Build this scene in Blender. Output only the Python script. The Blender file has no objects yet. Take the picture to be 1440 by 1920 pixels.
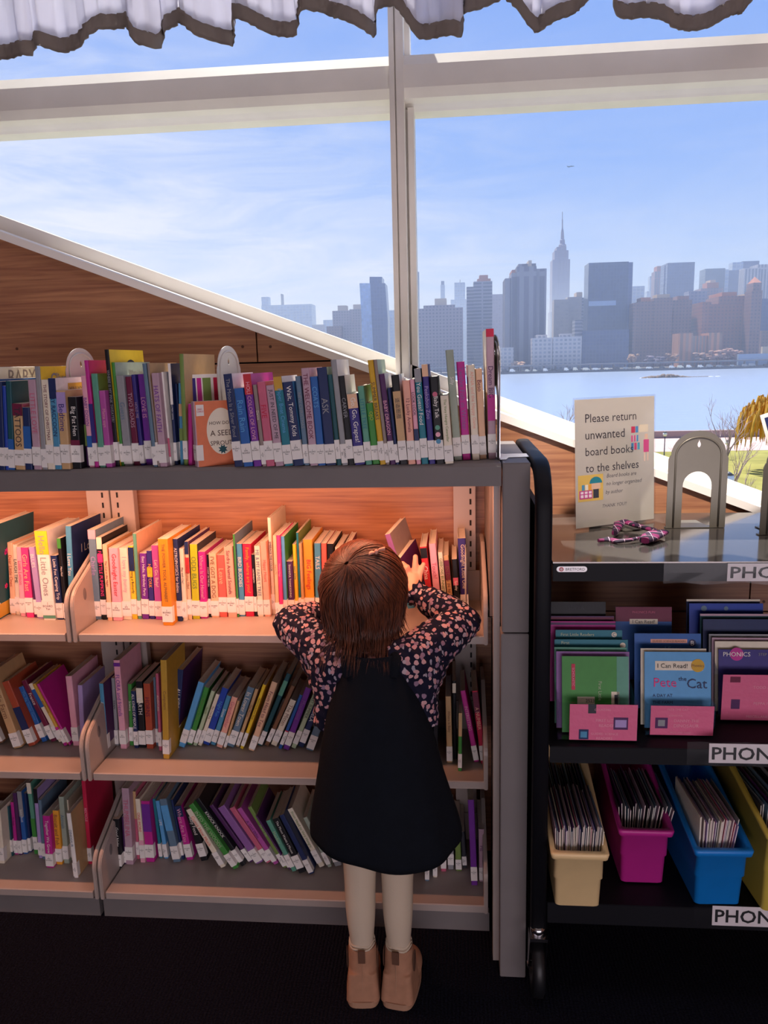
import bpy, bmesh, math, random
from mathutils import Vector, Matrix
R = math.radians
rnd = random.Random(7)
scene = bpy.context.scene
col = scene.collection

# ------------------------------------------------------------------ camera
CAM = Vector((-0.0713, -1.5704, 1.2777)); YAW, PITCH, ROLL, F = -0.0915, 0.1903, -0.026, 1461.33
_f = Vector((math.sin(YAW) * math.cos(PITCH), math.cos(YAW) * math.cos(PITCH), -math.sin(PITCH)))
_r = Vector((math.cos(YAW), -math.sin(YAW), 0)); _u = _r.cross(_f)
c_, s_ = math.cos(ROLL), math.sin(ROLL)
CR, CU = c_ * _r + s_ * _u, -s_ * _r + c_ * _u
cd = bpy.data.cameras.new('camera'); cam = bpy.data.objects.new('camera', cd); col.objects.link(cam)
cd.sensor_fit = 'VERTICAL'; cd.sensor_height = 36; cd.lens = F / 1920 * 36
cd.clip_start = 0.02; cd.clip_end = 9000
M = Matrix((CR, CU, -_f)).transposed().to_4x4(); M.translation = CAM
cam.matrix_world = M
scene.camera = cam

def ray(x, y): return _f + CR * ((x - 720) / F) + CU * ((960 - y) / F)
def aty(x, y, Y):
    d = ray(x, y); return CAM + d * ((Y - CAM.y) / d.y)
def atz(x, y, Z):
    d = ray(x, y); return CAM + d * ((Z - CAM.z) / d.z)

# ------------------------------------------------------------------ exposure, sky, sun, room lights
vs = scene.view_settings
scene.display_settings.display_device = 'sRGB'
vs.view_transform = 'Standard'; vs.look = 'None'; vs.exposure = 0.0; vs.gamma = 1.0; vs.use_curve_mapping = False
cy = scene.cycles
cy.use_denoising = True; cy.max_bounces = 8; cy.diffuse_bounces = 4; cy.glossy_bounces = 3
cy.transmission_bounces = 6; cy.transparent_max_bounces = 12; cy.caustics_reflective = False; cy.caustics_refractive = False
cy.sample_clamp_indirect = 4.0; cy.volume_bounces = 0

def lin(c):
    if isinstance(c, str): c = tuple(int(c[i:i + 2], 16) / 255 for i in (0, 2, 4))
    return tuple((v / 12.92 if v <= 0.04045 else ((v + 0.055) / 1.055) ** 2.4) for v in c) + (1.0,)

W = bpy.data.worlds.new('sky'); scene.world = W; W.use_nodes = True
nt = W.node_tree; N = nt.nodes; Lk = nt.links
bg = N['Background']; bg.inputs[1].default_value = 1.03
tc = N.new('ShaderNodeTexCoord'); sep = N.new('ShaderNodeSeparateXYZ'); Lk.new(tc.outputs['Generated'], sep.inputs[0])
rp = N.new('ShaderNodeValToRGB'); Lk.new(sep.outputs[2], rp.inputs[0])
e = rp.color_ramp.elements
e[0].position = 0.0; e[0].color = lin('ccdafa'); e[1].position = 0.95; e[1].color = lin('5d92e4')
for p_, c in ((0.10, 'b2cbfb'), (0.22, '8eb2f7'), (0.42, '80a6f2'), (0.6, '78a8ee')):
    q = e.new(p_); q.color = lin(c)
# wispy clouds, thicker towards the south-west (the sun's side)
mp = N.new('ShaderNodeMapping'); mp.inputs['Scale'].default_value = (2.6, 2.6, 13.0); mp.inputs['Rotation'].default_value = (0, R(14), 0)
Lk.new(tc.outputs['Generated'], mp.inputs[0])
nz = N.new('ShaderNodeTexNoise'); nz.inputs['Scale'].default_value = 1.7; nz.inputs['Detail'].default_value = 9; nz.inputs['Roughness'].default_value = 0.62
nz.inputs['Distortion'].default_value = 0.8
Lk.new(mp.outputs[0], nz.inputs['Vector'])
cr = N.new('ShaderNodeMapRange'); cr.inputs[1].default_value = 0.42; cr.inputs[2].default_value = 0.66; Lk.new(nz.outputs[0], cr.inputs[0])
sd = N.new('ShaderNodeMapRange'); sd.inputs[1].default_value = 0.18; sd.inputs[2].default_value = -0.42; sd.inputs[3].default_value = 0.12; sd.inputs[4].default_value = 0.85
Lk.new(sep.outputs[0], sd.inputs[0])
lo = N.new('ShaderNodeMapRange'); lo.inputs[1].default_value = 0.42; lo.inputs[2].default_value = 0.12; Lk.new(sep.outputs[2], lo.inputs[0])
m1 = N.new('ShaderNodeMath'); m1.operation = 'MULTIPLY'; Lk.new(cr.outputs[0], m1.inputs[0]); Lk.new(sd.outputs[0], m1.inputs[1])
m2 = N.new('ShaderNodeMath'); m2.operation = 'MULTIPLY'; Lk.new(m1.outputs[0], m2.inputs[0]); Lk.new(lo.outputs[0], m2.inputs[1])
# soft brightening of the sky towards the sun's side
gl = N.new('ShaderNodeMapRange'); gl.inputs[1].default_value = 0.05; gl.inputs[2].default_value = -0.55; gl.inputs[3].default_value = 0.0; gl.inputs[4].default_value = 0.7
Lk.new(sep.outputs[0], gl.inputs[0])
gm = N.new('ShaderNodeMath'); gm.operation = 'MULTIPLY'; Lk.new(gl.outputs[0], gm.inputs[0]); Lk.new(lo.outputs[0], gm.inputs[1])
mx0 = N.new('ShaderNodeMixRGB'); mx0.inputs[2].default_value = lin('e9eefb'); Lk.new(gm.outputs[0], mx0.inputs[0]); Lk.new(rp.outputs[0], mx0.inputs[1])
mx = N.new('ShaderNodeMixRGB'); mx.inputs[2].default_value = lin('f4f4fa'); Lk.new(m2.outputs[0], mx.inputs[0]); Lk.new(mx0.outputs[0], mx.inputs[1])
Lk.new(mx.outputs[0], bg.inputs[0])

def lamp(name, kind, loc, energy, color, size=None, size_y=None, aim=None):
    d = bpy.data.lights.new(name, kind); d.energy = energy; d.color = color
    if kind == 'AREA':
        d.shape = 'RECTANGLE'; d.size = size; d.size_y = size_y or size
    o = bpy.data.objects.new(name, d); col.objects.link(o); o.location = loc
    if aim is not None: o.rotation_euler = Vector(aim).to_track_quat('-Z', 'Y').to_euler()
    return o
SUN_DIR = Vector((-0.195, 0.338, 0.9205))
sun = lamp('sun', 'SUN', (-5, 3, 8), 8.0, (1.0, 0.95, 0.87), aim=-SUN_DIR); sun.data.angle = R(0.6)
# the room's ceiling luminaires (their fittings are built with the ceiling)
ROOM_LAMPS = [(-1.0, -2.3, 1.0), (1.3, -2.3, 1.0), (-1.0, -0.75, 3.6), (0.9, -0.75, 5.0)]
for i, (x, y, w_) in enumerate(ROOM_LAMPS):
    lamp('ceiling_luminaire_light', 'AREA', (x, y, 3.24), w_, (1.0, 0.84, 0.96), 1.2, 0.6, (0, 0, -1))
# low fill light added behind the camera to brighten legs, bins and cards
lamp('low_fill_light', 'AREA', (0.45, -2.93, 0.5), 26.0, (1.0, 0.85, 0.92), 2.6, 0.8, (-0.05, 1, -0.06))
# spotlight added to brighten the timber and notice by the cart
FILL_SPOT = Vector((0.12, -1.5, 3.15)); FILL_SPOT_AIM = Vector((0.36, 0.30, 1.06))
sp_ = lamp('fill_spot_light', 'SPOT', FILL_SPOT, 520.0, (1.0, 0.86, 0.74), aim=FILL_SPOT_AIM - FILL_SPOT); sp_.data.spot_size = R(16); sp_.data.spot_blend = 0.5; sp_.data.shadow_soft_size = 0.09
# warm light strip under the front lip of the bookcase canopy
STRIP_W = 9.2
lamp('shelf_strip_light', 'AREA', (-0.93, -0.076, 1.046), STRIP_W, (1.0, 0.41, 0.23), 1.80, 0.012, (0, 0.45, -1))

# ------------------------------------------------------------------ helpers
def tag(o, label=None, cat=None, group=None, kind=None):
    if label: o['label'] = label
    if cat: o['category'] = cat
    if group: o['group'] = group
    if kind: o['kind'] = kind
    return o
def thing(name, label, cat, loc=(0, 0, 0), rot=(0, 0, 0), group=None):
    o = bpy.data.objects.new(name, None); col.objects.link(o); o.empty_display_size = 0.05
    o.location = loc; o.rotation_euler = rot
    return tag(o, label, cat, group)
def wm(o):
    m = o.matrix_basis.copy()
    while o.parent: o = o.parent; m = o.matrix_basis @ m
    return m
class MB:
    """collects geometry for one mesh object"""
    def __init__(s): s.v = []; s.f = []; s.mi = []; s.sm = []
    def add(s, vs_, fs, mi=0, smooth=False):
        n = len(s.v); s.v += [Vector(v) for v in vs_]
        for f in fs: s.f.append([i + n for i in f]); s.mi.append(mi); s.sm.append(smooth)
        return s
    def box(s, x0, x1, y0, y1, z0, z1, mi=0):
        v = [(x0, y0, z0), (x1, y0, z0), (x1, y1, z0), (x0, y1, z0), (x0, y0, z1), (x1, y0, z1), (x1, y1, z1), (x0, y1, z1)]
        return s.add(v, [(3, 2, 1, 0), (4, 5, 6, 7), (0, 1, 5, 4), (1, 2, 6, 5), (2, 3, 7, 6), (3, 0, 4, 7)], mi)
    def prism(s, poly, axis, a0, a1, mi=0, smooth=False):
        """poly: 2D ring extruded along axis; axis 0: (y,z), 1: (x,z), 2: (x,y)"""
        def P(p, a): return (a, p[0], p[1]) if axis == 0 else (p[0], a, p[1]) if axis == 1 else (p[0], p[1], a)
        n = len(poly); v = [P(p, a0) for p in poly] + [P(p, a1) for p in poly]
        s.add(v, [(i, (i + 1) % n, n + (i + 1) % n, n + i) for i in range(n)], mi, smooth)
        return s.add(v, [tuple(range(n))[::-1], tuple(range(n, 2 * n))], mi)
    def rings(s, rs, mi=0, closed=True, cap=True, smooth=True):
        n = len(rs[0]); v = [p for r_ in rs for p in r_]; f = []
        for k in range(len(rs) - 1):
            for i in range(n if closed else n - 1):
                j = (i + 1) % n
                f.append((k * n + i, k * n + j, (k + 1) * n + j, (k + 1) * n + i))
        s.add(v, f, mi, smooth)
        if cap and closed:
            s.add(rs[0], [tuple(range(n))[::-1]], mi); s.add(rs[-1], [tuple(range(n))], mi)
        return s
    def tube(s, pts, rad, n=8, mi=0, cap=True, sq=None):
        pts = [Vector(p) for p in pts]; rs = []
        if not isinstance(rad, (list, tuple)): rad = [rad] * len(pts)
        up = None
        for i, p in enumerate(pts):
            d = (pts[min(i + 1, len(pts) - 1)] - pts[max(i - 1, 0)]).normalized()
            if up is None:
                up = Vector((0, 0, 1)) if abs(d.z) < 0.9 else Vector((0, 1, 0))
            a = d.cross(up).normalized(); b = a.cross(d).normalized(); up = b
            ra = rad[i]
            rs.append([p + a * (math.cos(t) * ra) + b * (math.sin(t) * ra * (sq or 1)) for t in (2 * math.pi * k / n for k in range(n))])
        return s.rings(rs, mi, cap=cap)
    def ell(s, c, r, nu=20, nv=12, mi=0, rot=None):
        c = Vector(c); rs = []
        for k in range(1, nv):
            ph = math.pi * k / nv
            ring = [Vector((r[0] * math.sin(ph) * math.cos(t), r[1] * math.sin(ph) * math.sin(t), -r[2] * math.cos(ph))) for t in (2 * math.pi * i / nu for i in range(nu))]
            rs.append([c + (rot @ q if rot else q) for q in ring])
        return s.rings(rs, mi)
    def build(s, name, mats, parent=None, local=False, bevel=0):
        if not isinstance(mats, (list, tuple)): mats = [mats]
        v = s.v
        if parent is not None and not local:
            inv = wm(parent).inverted(); v = [inv @ p for p in v]
        me = bpy.data.meshes.new(name); me.from_pydata([tuple(p) for p in v], [], s.f)
        for m in mats: me.materials.append(m)
        me.polygons.foreach_set('material_index', s.mi); me.polygons.foreach_set('use_smooth', s.sm)
        bm = bmesh.new(); bm.from_mesh(me); bmesh.ops.remove_doubles(bm, verts=bm.verts, dist=1e-6)
        bmesh.ops.recalc_face_normals(bm, faces=bm.faces)
        if bevel: bmesh.ops.bevel(bm, geom=[e for e in bm.edges if len(e.link_faces) == 2 and e.calc_face_angle(0) > 0.5], offset=bevel, segments=2, affect='EDGES', clamp_overlap=True)
        bm.to_mesh(me); bm.free(); me.update()
        o = bpy.data.objects.new(name, me); col.objects.link(o); o.parent = parent
        return o
def instance(name, me, parent, loc=(0, 0, 0), rot=(0, 0, 0), scale=(1, 1, 1)):
    o = bpy.data.objects.new(name, me); col.objects.link(o); o.parent = parent
    o.location = loc; o.rotation_euler = rot; o.scale = scale
    return o
def evaluated(tmp):
    bpy.context.view_layer.update()
    dg = bpy.context.evaluated_depsgraph_get()
    me = bpy.data.meshes.new_from_object(tmp.evaluated_get(dg)); d = tmp.data
    bpy.data.objects.remove(tmp)
    return me
_tc = {}
def text_geo(body, shear=0.0, spacing=1.0, bold=0.0):
    k = (body, shear, bold)
    if k not in _tc:
        cu = bpy.data.curves.new('t', 'FONT'); cu.body = body; cu.size = 1; cu.align_x = 'CENTER'; cu.shear = shear
        cu.resolution_u = 2; cu.space_line = 0.95; cu.offset = bold
        o = bpy.data.objects.new('t', cu); col.objects.link(o); me = evaluated(o)
        vs_ = [v.co.copy() for v in me.vertices]; fs = [tuple(p.vertices) for p in me.polygons]; bpy.data.meshes.remove(me)
        if vs_:
            x0, x1 = min(v.x for v in vs_), max(v.x for v in vs_); y0, y1 = min(v.y for v in vs_), max(v.y for v in vs_)
        else: x0 = x1 = y0 = y1 = 0
        _tc[k] = ([(v.x - (x0 + x1) / 2, v.y - (y0 + y1) / 2) for v in vs_], fs, max(x1 - x0, 1e-3), max(y1 - y0, 1e-3))
    return _tc[k]
def put_text(name, body, mat, parent, org, right, up, w=None, h=None, shear=0.0, local=True, bold=0.0, fit=True):
    """flat lettering centred at org; fits into w x h (keeps proportions unless fit is False)"""
    vs_, fs, tw, th = text_geo(body, shear, 1.0, bold)
    sx = w / tw if w else None; sy = h / th if h else None
    if sx is None: sx = sy
    if sy is None: sy = sx
    if fit: sx = sy = min(sx, sy)
    org, right, up = Vector(org), Vector(right), Vector(up)
    m = MB(); m.add([org + right * (x * sx) + up * (y * sy) for x, y in vs_], fs)
    return m.build(name, mat, parent, local=local)
# ------------------------------------------------------------------ materials
MATS = {}
def mat(name, color, rough=0.5, metal=0.0, spec=0.5, noise=None, bump=None, coat=0.0):
    """noise=(scale, amount): a little tonal variation; bump=(scale, strength)"""
    if name in MATS: return MATS[name]
    m = bpy.data.materials.new(name); m.use_nodes = True; MATS[name] = m
    n = m.node_tree.nodes; l = m.node_tree.links; b = n['Principled BSDF']
    c = lin(color); b.inputs['Base Color'].default_value = c; b.inputs['Roughness'].default_value = rough
    b.inputs['Metallic'].default_value = metal; b.inputs['Specular IOR Level'].default_value = spec
    if coat: b.inputs['Coat Weight'].default_value = coat
    if noise or bump: t = n.new('ShaderNodeTexCoord')
    if noise:
        z = n.new('ShaderNodeTexNoise'); z.inputs['Scale'].default_value = noise[0]; z.inputs['Detail'].default_value = 5
        l.new(t.outputs['Object'], z.inputs['Vector'])
        r_ = n.new('ShaderNodeMapRange'); r_.inputs[1].default_value = 0.3; r_.inputs[2].default_value = 0.7
        r_.inputs[3].default_value = 1 - noise[1]; r_.inputs[4].default_value = 1 + noise[1]; l.new(z.outputs[0], r_.inputs[0])
        x = n.new('ShaderNodeMixRGB'); x.blend_type = 'MULTIPLY'; x.inputs[0].default_value = 1; x.inputs[1].default_value = c
        l.new(r_.outputs[0], x.inputs[2]); l.new(x.outputs[0], b.inputs['Base Color'])
    if bump:
        z = n.new('ShaderNodeTexNoise'); z.inputs['Scale'].default_value = bump[0]; z.inputs['Detail'].default_value = 6
        l.new(t.outputs['Object'], z.inputs['Vector'])
        u = n.new('ShaderNodeBump'); u.inputs['Strength'].default_value = bump[1]; u.inputs['Distance'].default_value = 0.002
        l.new(z.outputs[0], u.inputs['Height']); l.new(u.outputs[0], b.inputs['Normal'])
    return m
def nodes_of(m): return m.node_tree.nodes, m.node_tree.links, m.node_tree.nodes['Principled BSDF']

def wood_mat():
    m = mat('pale_wood', 'c48552', 0.42); n, l, b = nodes_of(m)
    t = n.new('ShaderNodeTexCoord'); p = n.new('ShaderNodeMapping'); p.inputs['Scale'].default_value = (1.6, 1.6, 42)
    l.new(t.outputs['Object'], p.inputs[0])
    z = n.new('ShaderNodeTexNoise'); z.inputs['Scale'].default_value = 3.0; z.inputs['Detail'].default_value = 7; z.inputs['Distortion'].default_value = 0.5
    l.new(p.outputs[0], z.inputs['Vector'])
    r_ = n.new('ShaderNodeValToRGB'); e = r_.color_ramp.elements
    e[0].position = 0.32; e[0].color = lin('93604a'); e[1].position = 0.72; e[1].color = lin('bd8864')
    l.new(z.outputs[0], r_.inputs[0])
    p2 = n.new('ShaderNodeMapping'); p2.inputs['Scale'].default_value = (1.1, 1.1, 9); l.new(t.outputs['Object'], p2.inputs[0])
    z2 = n.new('ShaderNodeTexNoise'); z2.inputs['Scale'].default_value = 1.4; z2.inputs['Detail'].default_value = 3; l.new(p2.outputs[0], z2.inputs['Vector'])
    r2 = n.new('ShaderNodeMapRange'); r2.inputs[3].default_value = 0.82; r2.inputs[4].default_value = 1.14; l.new(z2.outputs[0], r2.inputs[0])
    x = n.new('ShaderNodeMixRGB'); x.blend_type = 'MULTIPLY'; x.inputs[0].default_value = 1
    l.new(r_.outputs[0], x.inputs[1]); l.new(r2.outputs[0], x.inputs[2]); l.new(x.outputs[0], b.inputs['Base Color'])
    return m
def carpet_mat():
    m = mat('navy_carpet', '121320', 0.95, spec=0.1); n, l, b = nodes_of(m)
    t = n.new('ShaderNodeTexCoord'); z = n.new('ShaderNodeTexNoise'); z.inputs['Scale'].default_value = 260; z.inputs['Detail'].default_value = 3
    l.new(t.outputs['Object'], z.inputs['Vector'])
    r_ = n.new('ShaderNodeValToRGB'); e = r_.color_ramp.elements
    e[0].position = 0.35; e[0].color = lin('090a15'); e[1].position = 0.7; e[1].color = lin('1c1e2c'); l.new(z.outputs[0], r_.inputs[0])
    l.new(r_.outputs[0], b.inputs['Base Color'])
    w = n.new('ShaderNodeTexWave'); w.inputs['Scale'].default_value = 40; w.inputs['Distortion'].default_value = 1.5; l.new(t.outputs['Object'], w.inputs['Vector'])
    a = n.new('ShaderNodeMath'); a.operation = 'ADD'; l.new(w.outputs[1], a.inputs[0]); l.new(z.outputs[0], a.inputs[1])
    u = n.new('ShaderNodeBump'); u.inputs['Strength'].default_value = 0.8; u.inputs['Distance'].default_value = 0.004; l.new(a.outputs[0], u.inputs['Height']); l.new(u.outputs[0], b.inputs['Normal'])
    return m
def floral_mat():
    """navy cotton printed with small pink flowers and pale sprigs"""
    m = mat('floral_cotton', '14142a', 0.85, spec=0.2); n, l, b = nodes_of(m)
    t = n.new('ShaderNodeTexCoord')
    v = n.new('ShaderNodeTexVoronoi'); v.inputs['Scale'].default_value = 78; v.inputs['Randomness'].default_value = 0.75
    nz_ = n.new('ShaderNodeTexNoise'); nz_.inputs['Scale'].default_value = 130; l.new(t.outputs['Object'], nz_.inputs['Vector'])
    va = n.new('ShaderNodeVectorMath'); va.operation = 'MULTIPLY_ADD'; va.inputs[1].default_value = (0.006,) * 3
    l.new(nz_.outputs['Color'], va.inputs[0]); l.new(t.outputs['Object'], va.inputs[2]); l.new(va.outputs[0], v.inputs['Vector'])
    k = n.new('ShaderNodeMath'); k.operation = 'LESS_THAN'; k.inputs[1].default_value = 0.40; l.new(v.outputs['Distance'], k.inputs[0])
    pc = n.new('ShaderNodeValToRGB'); pc.color_ramp.interpolation = 'CONSTANT'; e = pc.color_ramp.elements
    e[0].color = lin('c08e92'); e[1].position = 0.36; e[1].color = lin('8d7186'); q = e.new(0.66); q.color = lin('cc9c9c'); q = e.new(0.9); q.color = lin('b9a2a8')
    sp = n.new('ShaderNodeSeparateColor'); l.new(v.outputs['Color'], sp.inputs[0]); l.new(sp.outputs[0], pc.inputs[0])
    v2 = n.new('ShaderNodeTexVoronoi'); v2.inputs['Scale'].default_value = 1.0
    mp_ = n.new('ShaderNodeMapping'); mp_.inputs['Scale'].default_value = (95, 95, 40); mp_.inputs['Rotation'].default_value = (0.6, 0.5, 0.3)
    l.new(va.outputs[0], mp_.inputs[0]); l.new(mp_.outputs[0], v2.inputs['Vector'])
    k2 = n.new('ShaderNodeMath'); k2.operation = 'LESS_THAN'; k2.inputs[1].default_value = 0.26; l.new(v2.outputs['Distance'], k2.inputs[0])
    x1 = n.new('ShaderNodeMixRGB'); x1.inputs[1].default_value = lin('131328'); x1.inputs[2].default_value = lin('a39aa6'); l.new(k2.outputs[0], x1.inputs[0])
    x2 = n.new('ShaderNodeMixRGB'); l.new(k.outputs[0], x2.inputs[0]); l.new(x1.outputs[0], x2.inputs[1]); l.new(pc.outputs[0], x2.inputs[2])
    l.new(x2.outputs[0], b.inputs['Base Color'])
    return m
def plaid_mat():
    m = mat('plaid_cloth', '6a1a50', 0.8); n, l, b = nodes_of(m)
    t = n.new('ShaderNodeTexCoord'); s = n.new('ShaderNodeSeparateXYZ'); l.new(t.outputs['Object'], s.inputs[0])
    def stripes(o, freq, ph, wid):
        a = n.new('ShaderNodeMath'); a.operation = 'MULTIPLY_ADD'; a.inputs[1].default_value = freq; a.inputs[2].default_value = ph; l.new(o, a.inputs[0])
        f_ = n.new('ShaderNodeMath'); f_.operation = 'FRACT'; l.new(a.outputs[0], f_.inputs[0])
        k = n.new('ShaderNodeMath'); k.operation = 'LESS_THAN'; k.inputs[1].default_value = wid; l.new(f_.outputs[0], k.inputs[0]); return k.outputs[0]
    cur = None
    base = (0, 0, 0, 0)
    prev = None
    for o, fr, ph, wd, c in ((s.outputs[0], 38, 0.1, 0.45, '2a1030'), (s.outputs[1], 42, 0.2, 0.4, '24102c'), (s.outputs[0], 38, 0.75, 0.05, 'c8a8ba'), (s.outputs[1], 42, 0.75, 0.05, 'b898ac')):
        x = n.new('ShaderNodeMixRGB'); l.new(stripes(o, fr, ph, wd), x.inputs[0]); x.inputs[2].default_value = lin(c)
        if prev: l.new(prev, x.inputs[1])
        else: x.inputs[1].default_value = lin('7c1e56')
        prev = x.outputs[0]
    l.new(prev, b.inputs['Base Color'])
    return m
def hair_mat():
    m = mat('auburn_hair', '4a2417', 0.42, spec=0.5); n, l, b = nodes_of(m)
    t = n.new('ShaderNodeTexCoord'); p = n.new('ShaderNodeMapping'); p.inputs['Scale'].default_value = (90, 90, 9); l.new(t.outputs['Object'], p.inputs[0])
    z = n.new('ShaderNodeTexNoise'); z.inputs['Scale'].default_value = 2.0; z.inputs['Detail'].default_value = 5; l.new(p.outputs[0], z.inputs['Vector'])
    r_ = n.new('ShaderNodeValToRGB'); e = r_.color_ramp.elements; e[0].position = 0.3; e[0].color = lin('2c140d'); e[1].position = 0.75; e[1].color = lin('703a22')
    l.new(z.outputs[0], r_.inputs[0]); l.new(r_.outputs[0], b.inputs['Base Color'])
    return m
def clear_mat(name, c):
    m = bpy.data.materials.new(name); m.use_nodes = True; n = m.node_tree.nodes; l = m.node_tree.links
    n.remove(n['Principled BSDF']); t = n.new('ShaderNodeBsdfTransparent'); t.inputs[0].default_value = c
    l.new(t.outputs[0], n['Material Output'].inputs[0]); MATS[name] = m; return m
def acrylic_mat(name, c, gloss=0.08, rough=0.08):
    m = bpy.data.materials.new(name); m.use_nodes = True; n = m.node_tree.nodes; l = m.node_tree.links
    n.remove(n['Principled BSDF']); t = n.new('ShaderNodeBsdfTransparent'); t.inputs[0].default_value = c
    g = n.new('ShaderNodeBsdfGlossy'); g.inputs['Roughness'].default_value = rough
    fr = n.new('ShaderNodeLayerWeight'); fr.inputs[0].default_value = 0.25
    a = n.new('ShaderNodeMath'); a.operation = 'MULTIPLY_ADD'; a.inputs[1].default_value = 0.4; a.inputs[2].default_value = gloss * 0.5; l.new(fr.outputs['Facing'], a.inputs[0])
    x = n.new('ShaderNodeMixShader'); l.new(a.outputs[0], x.inputs[0]); l.new(t.outputs[0], x.inputs[1]); l.new(g.outputs[0], x.inputs[2])
    l.new(x.outputs[0], n['Material Output'].inputs[0]); MATS[name] = m; return m
def thin_cloth(name, c, trans=0.5, noise=None):
    m = bpy.data.materials.new(name); m.use_nodes = True; n = m.node_tree.nodes; l = m.node_tree.links
    n.remove(n['Principled BSDF']); d = n.new('ShaderNodeBsdfDiffuse'); t = n.new('ShaderNodeBsdfTranslucent')
    d.inputs[0].default_value = lin(c); t.inputs[0].default_value = lin(c)
    x = n.new('ShaderNodeMixShader'); x.inputs[0].default_value = trans; l.new(d.outputs[0], x.inputs[1]); l.new(t.outputs[0], x.inputs[2])
    l.new(x.outputs[0], n['Material Output'].inputs[0]); MATS[name] = m; return m

WOOD = wood_mat(); CARPET = carpet_mat(); FLORAL = floral_mat(); PLAID = plaid_mat(); HAIR = hair_mat()
GLASS = clear_mat('window_glass', (0.97, 0.98, 0.98, 1))
WHITE_PAINT = mat('white_window_paint', 'f2ede4', 0.45, noise=(9, 0.04))
SILL = mat('sill_white', 'f6f2ee', 0.5)
STEEL = mat('putty_steel', '787170', 0.58, spec=0.3, noise=(14, 0.04))
STEEL2 = mat('shelf_enamel', 'ac9f98', 0.38, noise=(11, 0.05))
DARK = mat('slot_dark', '0c0a0c', 0.8)
INK = mat('black_ink', '0f0f14', 0.6)
PAPER = mat('label_paper', 'efe9e4', 0.7)
PAGES = mat('page_edges', 'e6dccd', 0.8, noise=(300, 0.08))
SKIN = mat('skin', 'e2a48c', 0.5)
# ------------------------------------------------------------------ room shell
def struct(o): o['kind'] = 'structure'; return o
WY = 0.30                                     # room face of the window wall
def diag(x): return 1.1503 - 0.3838 * x       # height of the sloping sill line on that face
XL, XR, YB, ZC = -3.4, 2.9, -3.05, 3.3
struct(MB().box(XL, XR, YB, 0.62, -0.12, 0).build('floor', CARPET))
PLASTER = mat('warm_plaster', 'c9beb6', 0.9)
struct(MB().box(XL, XR, YB, 0.62, ZC, ZC + 0.1).build('ceiling', PLASTER))
struct(MB().box(XL - 0.1, XL, YB, 0.62, 0, ZC).build('wall_left', WOOD))
struct(MB().box(XR, XR + 0.1, YB, 0.62, 0, ZC).build('wall_right', WOOD))
struct(MB().box(XL, XR, YB - 0.1, YB, 0, ZC).build('wall_back', PLASTER))
# window wall: timber panels under the sloping sill, with dark joints between boards
m = MB()
g = 0.0018
JZ = aty(560, 678, WY).z; JX = aty(481, 640, WY).x; J2 = aty(1405, 1130, WY).x; JZ2 = JZ - 0.62
def panel(x0, x1, zlo, zhi=None):
    """one board; zhi None = up to the sloping sill"""
    if zhi is None:
        top = [(x1, diag(x1)), (x0, diag(x0))]
        if diag(x1) < zlo:
            xc = (1.1503 - zlo) / 0.3838
            if xc <= x0: return
            top = [(xc, zlo), (x0, diag(x0))]; m.prism([(x0, zlo)] + top, 1, WY, WY + 0.03); return
        m.prism([(x0, zlo), (x1, zlo)] + top, 1, WY, WY + 0.03)
    else:
        if diag(x0) < zhi: return panel(x0, x1, zlo)
        if diag(x1) < zhi:
            xc = (1.1503 - zhi) / 0.3838
            m.prism([(x0, zlo), (x1, zlo), (x1, max(diag(x1), zlo)), (xc, zhi), (x0, zhi)], 1, WY, WY + 0.03)
        else: m.box(x0, x1, WY, WY + 0.03, zlo, zhi)
panel(XL, JX - g, JZ + g); panel(JX + g, XR, JZ + g)
panel(XL, J2 - g, JZ2 + g, JZ - g); panel(J2 + g, XR, JZ2 + g, JZ - g)
panel(XL, J2 - g, 0, JZ2 - g); panel(J2 + g, XR, 0, JZ2 - g)
wall = struct(m.build('wall_window', WOOD))
struct(MB().prism([(XL, 0), (XR, 0), (XR, diag(XR)), (XL, diag(XL))], 1, WY + 0.03, WY + 0.20).build('wall_core', DARK, wall, local=True))
sc = MB()
for px, py in ((455, 650), (507, 650), (32, 654), (1378, 1128), (1432, 1128)):
    p = aty(px, py, WY); sc.tube([(p.x, WY - 0.001, p.z), (p.x, WY + 0.002, p.z)], 0.0035, 10)
sc.build('screw_plug', mat('plug_brown', '5a3422', 0.6), wall, local=True)
# sloping sill: bright cap, then the window's own bottom rail set back
def slope_strip(y0, y1, dz0, dz1):
    v = []
    for x in (XL, XR):
        z = diag(x); v += [(x, y0, z + dz0), (x, y1, z + dz0), (x, y1, z + dz1), (x, y0, z + dz1)]
    return MB().add(v, [(0, 1, 5, 4), (1, 2, 6, 5), (2, 3, 7, 6), (3, 0, 4, 7), (3, 2, 1, 0), (4, 5, 6, 7)])
tr = slope_strip(WY - 0.012, WY + 0.11, -0.001, 0.018).build('trim_1', SILL); struct(tr)
win = struct(thing('window_1', None, None, (0, 0.4, 1.2)))
slope_strip(WY + 0.095, WY + 0.16, 0.018, 0.052).build('sill_rail', WHITE_PAINT, win)
GY = WY + 0.13                                 # glass plane
tz0, tz1 = aty(400, 232, GY).z, aty(400, 139, GY).z
m = MB()                                       # transom with bevelled lips above and below
h = tz1 - tz0
prof = [(GY - 0.005, tz0), (GY - 0.012, tz0 + 0.004), (GY - 0.03, tz0 + 0.010), (GY - 0.06, tz0 + 0.014), (GY - 0.075, tz0 + 0.032), (GY - 0.075, tz0 + 0.080),
        (GY - 0.06, tz1 - 0.006), (GY - 0.02, tz1), (GY + 0.05, tz1), (GY + 0.05, tz0)]
mx0, mx1, mx2 = aty(737, 450, GY - 0.07).x, aty(763, 450, GY - 0.07).x, aty(780, 450, GY - 0.03).x
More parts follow.
